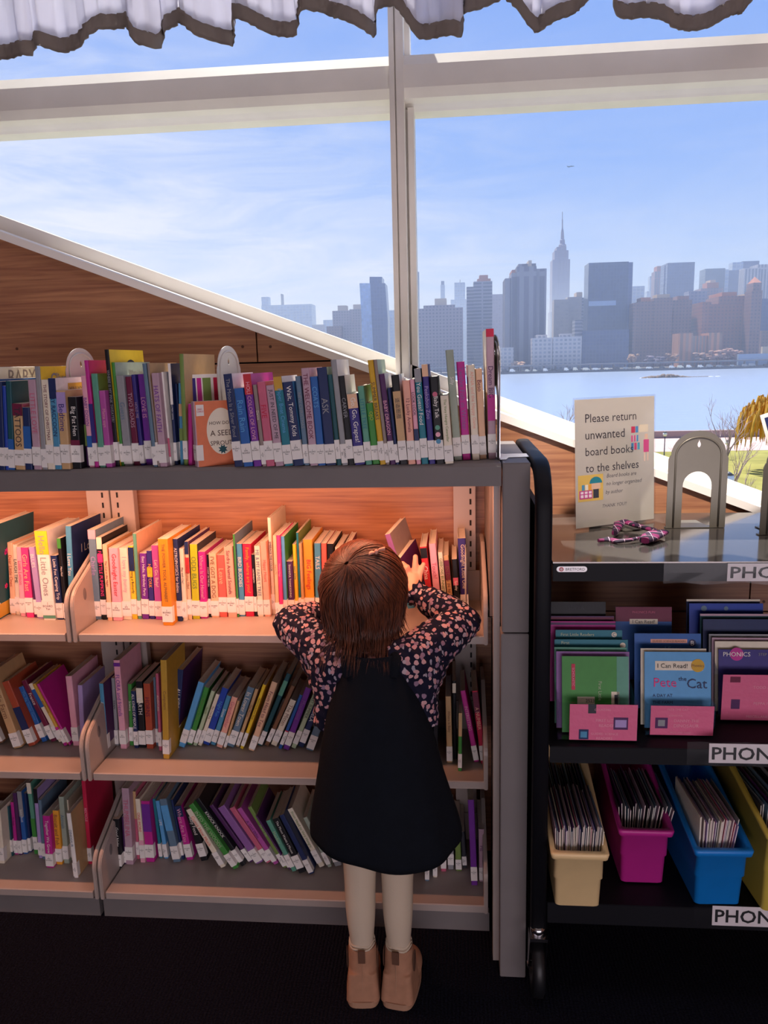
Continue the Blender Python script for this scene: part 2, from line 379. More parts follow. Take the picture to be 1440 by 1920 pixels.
m.prism(prof, 0, XL, mx0 + 0.004); m.prism(prof, 0, mx1 - 0.002, XR)
m.build('transom', WHITE_PAINT, win)
m = MB()
zb = diag(mx2) + 0.02
m.box(mx0, mx0 + 0.012, GY - 0.085, GY + 0.06, zb, ZC); m.box(mx0 + 0.015, mx1, GY - 0.08, GY + 0.06, zb, ZC)
m.box(mx0 + 0.012, mx0 + 0.015, GY - 0.07, GY + 0.06, zb, ZC)
m.build('mullion', WHITE_PAINT, win, bevel=0.002)
m = MB(); m.box(mx1, mx1 + 0.005, GY - 0.02, GY + 0.04, zb, tz0 + 0.002); m.box(mx1 + 0.005, mx2, GY - 0.035, GY + 0.04, zb, tz0 + 0.002)
m.box(mx1, mx1 + 0.012, GY - 0.02, GY + 0.04, tz1 - 0.002, ZC)
m.build('mullion_rebate', WHITE_PAINT, win)
for xa in (XL, XR - 0.06):
    MB().box(xa, xa + 0.06, GY - 0.08, GY + 0.06, diag(xa) if diag(xa) > 0 else 0, ZC).build('jamb', WHITE_PAINT, win)
p = MB(); p.add([(XL, GY, diag(XL)), (mx0, GY, diag(mx0)), (mx0, GY, tz0), (XL, GY, tz0)], [(0, 1, 2, 3)]); p.build('pane', GLASS, win)
p = MB(); p.add([(mx2, GY, diag(mx2)), (XR, GY, diag(XR)), (XR, GY, tz0), (mx2, GY, tz0)], [(0, 1, 2, 3)]); p.build('pane', GLASS, win)
p = MB(); p.add([(XL, GY, tz1), (mx0, GY, tz1), (mx0, GY, ZC), (XL, GY, ZC)], [(0, 1, 2, 3)]); p.build('pane', GLASS, win)
p = MB(); p.add([(mx2, GY, tz1), (XR, GY, tz1), (XR, GY, ZC), (mx2, GY, ZC)], [(0, 1, 2, 3)]); p.build('pane', GLASS, win)
# ceiling fittings over the reading area behind the camera (out of frame, they light the room)
LAMPM = mat('lamp_diffuser', 'f5f0ea', 0.6)
for x, y, w_ in ROOM_LAMPS:
    t = thing('ceiling_light', 'flat rectangular ceiling light fitting above the reading area', 'ceiling light', (x, y, 3.3), group='ceiling lights')
    MB().box(x - 0.62, x + 0.62, y - 0.32, y + 0.32, 3.255, 3.3).build('housing', LAMPM, t)
    t.children[0]['label'] = 'white fitting housing'

dr = struct(thing('fill_light_panel', None, None, (0.45, YB, 0)))  # unseen framed panel added to go with the low fill light
m = MB(); m.box(-0.95, 1.85, YB, YB + 0.05, 0.0, 0.08); m.box(-0.95, 1.85, YB, YB + 0.05, 0.92, 1.0); m.box(-0.95, -0.87, YB, YB + 0.05, 0.08, 0.92); m.box(1.77, 1.85, YB, YB + 0.05, 0.08, 0.92); m.build('fill_panel_frame', WHITE_PAINT, dr)
lit = mat('fill_panel_glow', 'e8ecf4', 0.3); lit.node_tree.nodes['Principled BSDF'].inputs['Emission Color'].default_value = lin('dfe6f6'); lit.node_tree.nodes['Principled BSDF'].inputs['Emission Strength'].default_value = 0.8
MB().box(-0.87, 1.77, YB + 0.005, YB + 0.012, 0.08, 0.92).build('pane', lit, dr)  # glowing sheet of the added fill panel
t = thing('fill_spotlight', 'small added fill spotlight, out of view, aimed at the cart top', 'spotlight', FILL_SPOT)  # unseen fitting built around the added fill spot
d_ = (FILL_SPOT_AIM - FILL_SPOT).normalized()
MB().tube([FILL_SPOT - d_ * 0.16, FILL_SPOT - d_ * 0.02], [0.05, 0.062], 20, cap=False).build('lamp_can', mat('lamp_can_white', 'd8d4d0', 0.4), t)
MB().tube([(FILL_SPOT.x, FILL_SPOT.y, 3.3), FILL_SPOT - d_ * 0.15], 0.012, 10).build('lamp_arm', mat('lamp_can_white', 'd8d4d0', 0.4), t)
# ------------------------------------------------------------------ curtains: two gathered valances with a dark bound hem
CLOTH = thin_cloth('curtain_cotton', 'e8e6ee', 0.68)
BIND = thin_cloth('curtain_binding', '968c86', 0.3)
def curtain(pts, label, yc):
    """pts: hem line in the photo, read as a curve on the curtain's plane"""
    hem = []
    for (x0, y0), (x1, y1) in zip(pts, pts[1:]):
        n = max(2, int(abs(x1 - x0) / 7) + int(abs(y1 - y0) / 14) + 1)
        for k in range(n): t = k / n; hem.append((x0 + (x1 - x0) * t, y0 + (y1 - y0) * t))
    hem.append(pts[-1])
    # smooth a little
    for _ in range(1):
        hem = [hem[0]] + [((a[0] + 2 * b[0] + c[0]) / 4, (a[1] + 2 * b[1] + c[1]) / 4) for a, b, c in zip(hem, hem[1:], hem[2:])] + [hem[-1]]
    P = []; ph = 0
    for i, (x, y) in enumerate(hem):
        q = aty(x, y, yc); steep = 0
        if 0 < i < len(hem) - 1:
            dx = hem[i + 1][0] - hem[i - 1][0]; dy = hem[i + 1][1] - hem[i - 1][1]; steep = dy / (abs(dx) + abs(dy) + 1e-6)
        ph += 0.33
        P.append(Vector((q.x, yc - 0.016 * math.sin(ph) - 0.022 * steep, q.z)))
    t = thing('curtain', label, 'curtain', (P[0].x, yc, P[0].z))
    body = MB(); bind = MB(); top = 2.75; rows = [0, 0.03, 0.08, 0.16, 0.3, 0.5, 1]
    bw = 0.028
    grid = []
    for r_ in rows:
        ln = []
        for i, p in enumerate(P):
            w = 1 - 0.35 * r_
            ln.append(Vector((p.x + 0.004 * math.sin(i * 1.7 + r_ * 9), yc + (p.y - yc) * w + 0.004 * math.sin(i * 0.9 + r_ * 11), p.z + bw + r_ * (top - p.z - bw))))
        grid.append(ln)
    body.rings(grid, closed=False); b1 = body.build('valance', CLOTH, t)
    b1.modifiers.new('thick', 'SOLIDIFY').thickness = 0.0012
    lines = []
    for k in range(5):
        lines.append([Vector((p.x + 0.0016 * math.sin(i * 2.9), p.y - 0.0035 + 0.003 * math.sin(i * 2.3 + k), p.z + bw * k / 4 * 1.08)) for i, p in enumerate(P)])
    bind.rings(lines, closed=False); b2 = bind.build('hem_binding', BIND, t); b2['label'] = 'dark grey gathered hem binding'
    b2.modifiers.new('thick', 'SOLIDIFY').thickness = 0.003
    for b in (b1, b2):
        for pl in b.data.polygons: pl.use_smooth = True
    return t
HEM1 = [(-160, 118), (-90, 60), (-60, 112), (0, 108), (64, 110), (68, 88), (110, 96), (150, 92), (185, 55), (215, 50), (242, 52), (262, 92), (293, 94), (300, 52), (340, 48), (370, 74), (432, 82),
        (436, 40), (480, 55), (545, 74), (557, 68), (562, 22), (600, 20), (650, 50), (699, 66), (703, 15), (740, 22), (780, 70), (864, 76), (869, 18), (940, 8), (970, 25), (1003, 62), (1060, 36), (1116, -14), (1150, -60)]
HEM2 = [(1136, -60), (1146, 12), (1152, 30), (1200, 32), (1255, 57), (1330, 50), (1395, 22), (1420, -12), (1460, -60), (1500, -40)]
curtain(HEM1, 'pale gathered curtain with a scalloped grey hem hanging along the window top', 0.235)
curtain(HEM2, 'shorter pale curtain swag with grey hem, separated by a gap of sky', 0.245)

# ------------------------------------------------------------------ bookcase (one steel unit of two bays)
BX0, BXD, BX1 = -1.86, -0.914, 0.0
S2, S3, SB = 0.706, 0.372, 0.066
BACK = 0.265
bc = thing('bookcase', 'low grey steel library bookcase with lit upper shelf, in front of the window', 'bookcase', (-0.9, 0.0, 0.0))
m = MB()
m.prism([(-0.129, 1.046), (-0.129, 1.082), (-0.123, 1.088), (BACK, 1.088), (BACK, 1.074), (-0.115, 1.074), (-0.115, 1.046)], 0, BX0 - 0.02, 0.016)
m.build('canopy_top', STEEL, bc)
m = MB(); zs = aty(968, 1187, -0.129).z
m.box(0.0185, 0.069, -0.130, BACK, zs + 0.0012, 1.089); m.box(0.0165, 0.069, -0.131, BACK, 0.0, zs - 0.0012); m.box(0.022, 0.066, -0.12, BACK - 0.01, zs - 0.01, zs + 0.01)
m.build('end_panel', STEEL, bc, bevel=0.0015)
MB().box(0.004, 0.0165, -0.085, -0.060, 0.0, 1.046).build('inner_post', STEEL2, bc)
MB().box(0.0005, 0.0105, 0.0, BACK, 0.75, 1.07).build('side_filler', STEEL, bc)
m = MB(); m.box(BX0 - 0.07, BX0 - 0.02, -0.13, BACK, 0.0, 1.089); m.build('end_panel', STEEL, bc, bevel=0.0015)
for i, (x0, x1) in enumerate(((BX0, BXD - 0.004), (BXD + 0.004, BX1))):
    for z in (S2, S3, SB):
        m = MB(); m.prism([(0.0, z - 0.0175), (0.0, z - 0.002), (0.002, z), (BACK - 0.0165, z), (BACK - 0.0165, z - 0.005), (0.010, z - 0.005), (0.010, z - 0.0175)], 0, x0 + 0.012, x1 - 0.012)
        m.build('shelf_board', STEEL2, bc)
        MB().box(x0 + 0.012, x1 - 0.012, BACK - 0.0165, BACK - 0.0135, z - 0.005, z + 0.075).build('back_stop', STEEL2, bc)
    MB().box(x0 + 0.002, x1 - 0.0, 0.003, 0.02, 0.0, SB - 0.019).build('kick_plate', STEEL, bc)
# bracket plates at each end of every shelf
def bracket(x, z, face):
    o = []
    hf, hb, r_ = 0.105, 0.165, 0.05
    o = [(-0.002, z - 0.02), (-0.002, z + hf - r_)]
    for k in range(1, 8):
        a = k / 8 * R(72); o.append((-0.002 + r_ * (1 - math.cos(a)), z + hf - r_ + r_ * math.sin(a)))
    o += [(0.11, z + hb - 0.028), (0.17, z + hb), (BACK - 0.012, z + hb), (BACK - 0.012, z - 0.02)]
    m = MB(); m.prism(o, 0, x - 0.0045, x + 0.0045)
    b = m.build('shelf_bracket', STEEL2, bc, bevel=0.0018)
    d = MB(); d.ell((x + face * 0.0035, 0.055, z + 0.075), (0.0022, 0.009, 0.016), 20, 10); d.build('dimple', STEEL, b)
for z in (S2, S3, SB):
    bracket(BXD - 0.0068, z, -1); bracket(BXD + 0.0068, z, 1); bracket(BX1 - 0.0075, z, -1)
# slotted uprights
for x, w in ((BXD - 0.032, 0.058), (BXD + 0.030, 0.058), (BX1 - 0.047, 0.052)):
    m = MB(); m.box(x - w / 2, x + w / 2, BACK - 0.012, BACK + 0.012, 0.0, 1.074)
    u = m.build('upright', STEEL2, bc, bevel=0.001)
    s = MB(); n = 0
    sx = x + (0.012 if x < BXD else -0.012 if x < -0.5 else 0.014)
    for k in range(38):
        z = 0.10 + k * 0.0255
        s.box(sx - 0.0022, sx + 0.0022, BACK - 0.0128, BACK - 0.011, z, z + 0.013)
    s.build('slots', DARK, u)
MB().box(-1.83, -0.02, -0.090, -0.062, 1.052, 1.064).build('light_strip', mat('strip_housing', 'd8c8b8', 0.5), bc)
# ------------------------------------------------------------------ books
PAL = dict(navy='22305e', blue='2c62ac', sky='5fa6dc', teal='237a8c', deepteal='1f525c', seagreen='5f9f88', green='43903f', olive='76904a', sage='a2ae9e', mauve='bd9cac',
  taupe='94847f', tan='cda678', cream='ece0ca', peach='eec09c', pink='ecaabc', hotpink='e43c88', rose='cc6480', crimson='c8244a', maroon='701e40', plum='52285c', purple='74309a',
  indigo='3a3080', orchid='b652a2', magenta='c42a92', lavender='b098ce', grey='97979b', slate='668096', black='17171d', white='f2ece6', yellow='f2cc34', gold='cc9e3a', mustard='d4a628',
  orange='f2a638', amber='da8e24', chartreuse='c6c628', brown='825a40', rust='b04e34', salmon='f2b09a', steel='4e92b8', royal='2444a8', violet='9262a4', charcoal='34343c', coral='e6685e', red='cc343e', palegreen='b8c8a4')
def cmat(c): return mat('ink_' + c if c in PAL else 'ink_' + c, PAL.get(c, c), 0.5, spec=0.35, noise=(60, 0.05))
EDGE = mat('board_edge', 'e0d6ca', 0.7)
def label_mesh(body, name):
    vs_, fs, tw, th = text_geo(body); me = bpy.data.meshes.new(name)
    me.from_pydata([(x, 0, y) for x, y in vs_], [], fs); me.materials.append(INK); return me, tw, th
CALLS = [label_mesh(b, 'call_number') for b in ('J\nBOARD\nTan', 'J\nSPA\nBOARD', 'J\nBOARD\nMo', 'BOARD\nEhl', 'J\nBOARD\nBee')]
def book(name, w, d, h, spine, loc, lean=0.0, yaw=0.0, cover=None, title=None, tcol='white', bands=(), label=True, tpos=0.0, horiz=False, pages=None):
    t = thing(name, None, 'book', loc, (0, lean, yaw))
    tk = min(0.0018, w * 0.2); r_ = min(0.0022, w * 0.3)
    out = [(0, d), (0, r_), (r_ * 0.3, r_ * 0.3), (r_, 0), (w - r_, 0), (w - r_ * 0.3, r_ * 0.3), (w, r_), (w, d)]
    inn = [(tk, d), (tk, tk * 1.2)] + [(tk, tk * 1.2)] * 2 + [(w - tk, tk * 1.2)] * 3 + [(w - tk, d)]
    n = 8; V = [(x, y, z) for z in (0, h) for x, y in out] + [(x, y, z) for z in (0, h) for x, y in inn]
    m = MB(); o2 = 2 * n; F_ = []; spm = []; cvm = []
    for i in range(n - 1):
        (cvm if i in (0, 6) else spm).append((i, i + 1, n + i + 1, n + i))
    edge = [(n + i, n + i + 1, o2 + n + i + 1, o2 + n + i) for i in range(n - 1)] + [(i + 1, i, o2 + i, o2 + i + 1) for i in range(n - 1)]
    edge += [(0, n, o2 + n, o2), (n - 1, o2 + n - 1, o2 + 2 * n - 1, 2 * n - 1)]
    inner = [(o2 + i + 1, o2 + i, o2 + n + i, o2 + n + i + 1) for i in range(n - 1)]
    m.add(V, spm, 0); k = len(m.v)
    for fs, mi in ((cvm, 1), (edge, 2), (inner, 2)):
        for f in fs: m.f.append(list(f)); m.mi.append(mi); m.sm.append(False)
    # drop the collapsed inner faces
    keep = [(f, a, b) for f, a, b in zip(m.f, m.mi, m.sm) if len({tuple(round(c, 6) for c in m.v[i]) for i in f}) >= 3]
    m.f, m.mi, m.sm = [list(x) for x in zip(*keep)]
    cv = m.build('cover', [cmat(spine), cmat(cover or spine), EDGE], t, local=True)
    p = MB(); p.box(tk + 0.0001, w - tk - 0.0001, tk * 1.3, d - 0.002, 0.0015, h - 0.0015); p.build('pages', pages or PAGES, t, local=True)
    for z0, z1, c in bands:
        b = MB(); b.box(0.0002, w - 0.0002, -0.0004, 0.002, h * z0, h * z1); b.build('spine_band', cmat(c), t, local=True)
    lh = 0
    if label:
        lz = 0.004 + 0.004 * ((int(loc[0] * 977)) % 3); lh = min(0.036, h * 0.24)
        s = MB(); s.box(-0.0004, w + 0.0004, -0.0007, 0.013, lz, lz + lh); sl = s.build('spine_label', PAPER, t, local=True)
        me, tw, th = CALLS[int(abs(loc[0]) * 7919) % len(CALLS)]
        if w > 0.0105:
            k = min(w * 0.8 / tw, lh * 0.62 / th); instance('print', me, sl, (w * 0.48, -0.0010, lz + lh * 0.62), (0, 0, 0), (k, 1, k))
        else:
            k = min(lh * 0.8 / tw, w * 0.8 / th); instance('print', me, sl, (w / 2, -0.0010, lz + lh * 0.5), (0, R(90), 0), (k, 1, k))
        lh += lz
    if title:
        zc = lh + (h - lh) * (0.5 + tpos)
        put_text('spine_title', title, cmat(tcol), t, (w / 2, -0.0008, zc), (0, 0, -1), (1, 0, 0), w=(h - lh) * 0.86, h=w * 0.62)
    return t

ROWS = {}
BASE = 1.0883
def row(key, zs, place, dflt_d, data, gap=0.0006):
    """data: (x0, x1, ybot, xtop, ytop, colour, {options}); pixel readings of each spine, set on the shelf plane"""
    out = []
    for rec in data:
        x0, x1, yb, xt, yt, c = rec[:6]; o = dict(rec[6]) if len(rec) > 6 else {}
        bl = atz(x0, yb, zs); Y = max(min(bl.y, 0.14), -0.1275 if key == 'top' else 0.004)
        if 'Y' in o: Y = o.pop('Y')
        bl = aty(x0, yb, Y); br = aty(x1, yb, Y); tl = aty(xt, yt, Y)
        dx, dz = tl.x - bl.x, tl.z - zs
        lean = math.atan2(dx, dz); h = math.hypot(dx, dz)
        w = max((br.x - bl.x) * math.cos(lean) - gap, 0.004)
        L = o.pop('L', None); d = o.pop('d', dflt_d)
        out.append(dict(x=bl.x, Y=Y, w=w, h=h, lean=lean, c=c, L=L, d=d, o=o, z=zs))
    # settle neighbours so that their feet stand clear of one another
    for a, b in zip(out, out[1:]):
        need = a['x'] + a['w'] / math.cos(a['lean'])
        if b['x'] < need - 0.0003:
            s = need - b['x'] + 0.0004
            if s < 0.014: b['x'] += s; b['w'] = max(b['w'] - s * 0.8, 0.004)
    for a, b in zip(out, out[1:]):                # and so that leaning spines rest on, not in, one another
        z_ = min(a['h'] * math.cos(a['lean']), b['h'] * math.cos(b['lean']))
        xr = a['x'] + a['w'] / math.cos(a['lean']) + z_ * math.tan(a['lean']); xl = b['x'] + z_ * math.tan(b['lean'])
        if xr > xl + 0.0002 and xr - xl < 0.05: b['lean'] = math.atan2(xr - b['x'] + 0.0003, z_)
    ROWS[key] = (place, out)
    for q in out:
        x, z, lean = q['x'], q['z'], q['lean']
        if lean > 0:  # leaning towards +X: it stands on its lower far corner
            z += q['w'] * math.sin(lean)
        q['obj'] = book('board_book', q['w'], q['d'], q['h'], q['c'], (x, q['Y'], z + 0.0003), lean, **q['o'])

row('top', BASE, 'on the bookcase top', 0.15, [
 (-26, -12, 889, -36, 690, 'grey', dict(d=.20, cover='cream', L='tall pale board book with big grey cover letters, at the bookcase top end')),
 (-11, -1, 888, -22, 712, 'blue', dict(d=.16)),
 (0, 11, 887, -8, 716, 'navy'), (11, 18, 887, -3, 724, 'royal'), (18, 29, 886, 2, 715, 'deepteal', dict(bands=[(0, .35, 'blue')])),
 (30, 48, 886, 12, 758, 'tan', dict(title='TATTOOS', tcol='charcoal', cover='rose', bands=[(.82, 1, 'maroon')])),
 (48, 62, 886, 30, 765, 'navy', dict(bands=[(.3, .7, 'blue')])), (64, 79, 884, 37, 713, 'mauve', dict(title='LITTLE LOVE', tcol='rose', cover='peach')),
 (80, 90, 885, 51, 688, 'grey', dict(d=.19, cover='yellow', L='tall grey board book with a yellow cover standing above its row on the bookcase top')),
 (90, 104, 884, 67, 713, 'cream', dict(title='THE STORY OF CHRISTMAS', tcol='maroon', cover='white')),
 (101, 116, 883, 83, 710, 'steel', dict(title='BABY RACCOON', tcol='navy', bands=[(.78, 1, 'navy')], cover='white', d=.17)),
 (116, 133, 882, 101, 733, 'tan', dict(title='Bedtime', tcol='indigo', bands=[(.72, .98, 'lavender')])),
 (134, 153, 879, 122, 745, 'black', dict(title='Big Fat Hen', tcol='white', bands=[(.2, .4, 'maroon')])), (154, 167, 876, 140, 743, 'plum', dict(label=False, bands=[(.3, .6, 'olive')])),
 (168, 178, 877, 150, 705, 'pink', dict(title='BABY DOWN', tcol='purple', bands=[(.12, .35, 'blue')])), (178, 186, 877, 157, 676, 'magenta', dict(d=.17, cover='hotpink', bands=[(.1, .6, 'indigo')])),
 (187, 199, 877, 170, 701, 'seagreen', dict(cover='olive')), (199, 211, 877, 183, 733, 'orchid', dict(title='Mama says', tcol='pink')),
 (211, 224, 875, 188, 656, 'black', dict(d=.17, cover='yellow', title='WHERE IS MY PINK SWEATER?', tcol='grey')),
 (224, 233, 874, 203, 680, 'green', dict(cover='sage', d=.18)), (234, 249, 874, 214, 705, 'grey', dict(title='Guess', tcol='slate')),
 (249, 263, 873, 231, 707, 'maroon', dict(title='TWO ROADS', tcol='mauve')), (264, 272, 873, 244, 703, 'indigo', dict(title='HOLD ME', tcol='mauve')),
 (272, 287, 872, 255, 702, 'purple', dict(title='LOVE IS', tcol='pink')), (288, 296, 876, 266, 682, 'slate', dict(d=.17)), (296, 300, 876, 275, 681, 'taupe', dict(cover='tan')),
 (300, 314, 876, 283, 700, 'mauve', dict(title='HATS OF FAITH', tcol='purple')), (314, 320, 874, 297, 698, 'white', dict(bands=[(.1, .3, 'rose')], label=False)),
 (320, 332, 872, 306, 682, 'navy', dict(title='Good Night, Lightning', tcol='white', tpos=-.1, bands=[(.6, 1, 'white')], L='navy board book with a white top and night title on the bookcase top', cover='navy')),
 (333, 338, 870, 319, 720, 'navy'), (338, 345, 872, 334, 719, 'steel', dict(bands=[(.3, .45, 'olive'), (.6, .75, 'tan')], label=False)),
 (345, 353, 873, 333, 664, 'olive', dict(d=.20, cover='tan', L='tall olive board book with a pale bee cover on the bookcase top')),
 (353, 361, 873, 352, 758, 'magenta', dict(label=False)),
 (440, 456, 876, 418, 702, 'navy', dict(title='The Moon Is a Silver Pond', tcol='grey', cover='white', d=.16)), (457, 475, 876, 438, 729, 'blue', dict(title='Rain Rain', tcol='sky')),
 (476, 491, 876, 455, 702, 'purple', dict(d=.18, title='HOLI COLORS OF LOVE', tcol='pink', cover='magenta', tpos=-.05, bands=[(.78, 1, 'red')])),
 (492, 500, 877, 473, 722, 'taupe', dict(title='Dance', tcol='cream')), (500, 516, 880, 481, 717, 'rose', dict(title='FIVE', tcol='crimson', cover='coral')),
 (517, 533, 881, 493, 724, 'mauve', dict(title='JUST IN NEED OF ME', tcol='charcoal')), (534, 550, 879, 507, 708, 'teal', dict(title='Paper Boat Cinema', tcol='sky', bands=[(.85, 1, 'gold')], cover='white')),
 (551, 570, 877, 525, 718, 'navy', dict(title='Wait, Tommy Kids', tcol='white', cover='sky')), (571, 581, 873, 553, 706, 'slate', dict(title='NEW CHRISTMAS', tcol='grey')),
 (582, 597, 878, 564, 691, 'mauve', dict(title='THE WELCOME BOOK', tcol='maroon', cover='pink')), (597, 611, 878, 581, 707, 'blue', dict(title='COATS', tcol='sky', tpos=.2)),
 (612, 631, 878, 592, 690, 'navy', dict(title='ASK', tcol='grey', cover='palegreen')), (632, 641, 875, 606, 704, 'deepteal', dict(cover='olive')), (642, 653, 879, 614, 676, 'grey', dict(d=.17, cover='white')),
 (653, 665, 874, 630, 706, 'black', dict(title='CARVER', tcol='grey', cover='white', L='black board book with grey capitals beside a tall grey book on the bookcase top')),
 (666, 685, 876, 650, 740, 'indigo', dict(title='Go, Go, Grapes!', tcol='white', bands=[(.8, 1, 'peach')])), (686, 698, 872, 670, 725, 'seagreen', dict(title='LITTLE TREE', tcol='teal')),
 (699, 713, 871, 685, 757, 'green', dict(title='OJO', tcol='chartreuse', cover='steel', tpos=.2)), (713, 724, 872, 689, 676, 'mustard', dict(title='SUMMER BREAKS', tcol='charcoal')),
 (724, 731, 875, 699, 675, 'taupe', dict(cover='palegreen', d=.17)), (732, 743, 877, 710, 702, 'plum', dict(title='BABY DRAGON', tcol='pink', cover='white', tpos=-.15)),
 (743, 749, 877, 726, 728, 'navy'), (750, 765, 877, 733, 704, 'black', dict(title='道道圈圈', tcol='charcoal', bands=[(.2, .82, 'tan')], cover='white', L='black board book with a tan panel of Chinese characters on the bookcase top')),
 (766, 780, 879, 754, 714, 'salmon', dict(title='12 Lucky Animals', tcol='maroon', tpos=-.08)), (781, 790, 872, 768, 712, 'pink', dict(title='LOOK LOOK', tcol='charcoal', tpos=.1, bands=[(.2, .42, 'navy')])),
 (791, 804, 876, 776, 692, 'teal', dict(title='You Guess? Food', tcol='white', bands=[(.86, 1, 'grey')])), (805, 817, 872, 790, 684, 'indigo', dict(title='Peekaboo Zoo', tcol='lavender', bands=[(.88, 1, 'peach')])),
 (818, 834, 874, 805, 707, 'black', dict(title='Baby Talk', tcol='white', tpos=.02)), (835, 851, 871, 825, 743, 'cream', dict(title='The Very Hungry Caterpillar', tcol='olive', L='short cream board book with an olive title beside a black one with pink dots')),
 (852, 867, 864, 835, 657, 'sage', dict(title='Silly', tcol='white', tpos=.15, L='tall sage green board book with pink edges on the bookcase top')), (868, 883, 863, 856, 679, 'magenta', dict(title='Twelve Fish in Winter', tcol='violet')),
 (886, 900, 863, 876, 685, 'cream', dict(title='ANNA and the Happy Game', tcol='salmon', L='cream board book with an orange title next to a tan one, bookcase top')), (900, 913, 861, 891, 692, 'peach', dict(title='Beso', tcol='maroon', tpos=.25)),
 (916, 931, 861, 911, 617, 'mauve', dict(title='Dream BIG', tcol='plum', bands=[(.94, 1, 'crimson'), (.3, .5, 'magenta')], cover='cream', d=.17, L='tallest mauve board book with a crimson top, against the metal bookend')),
])
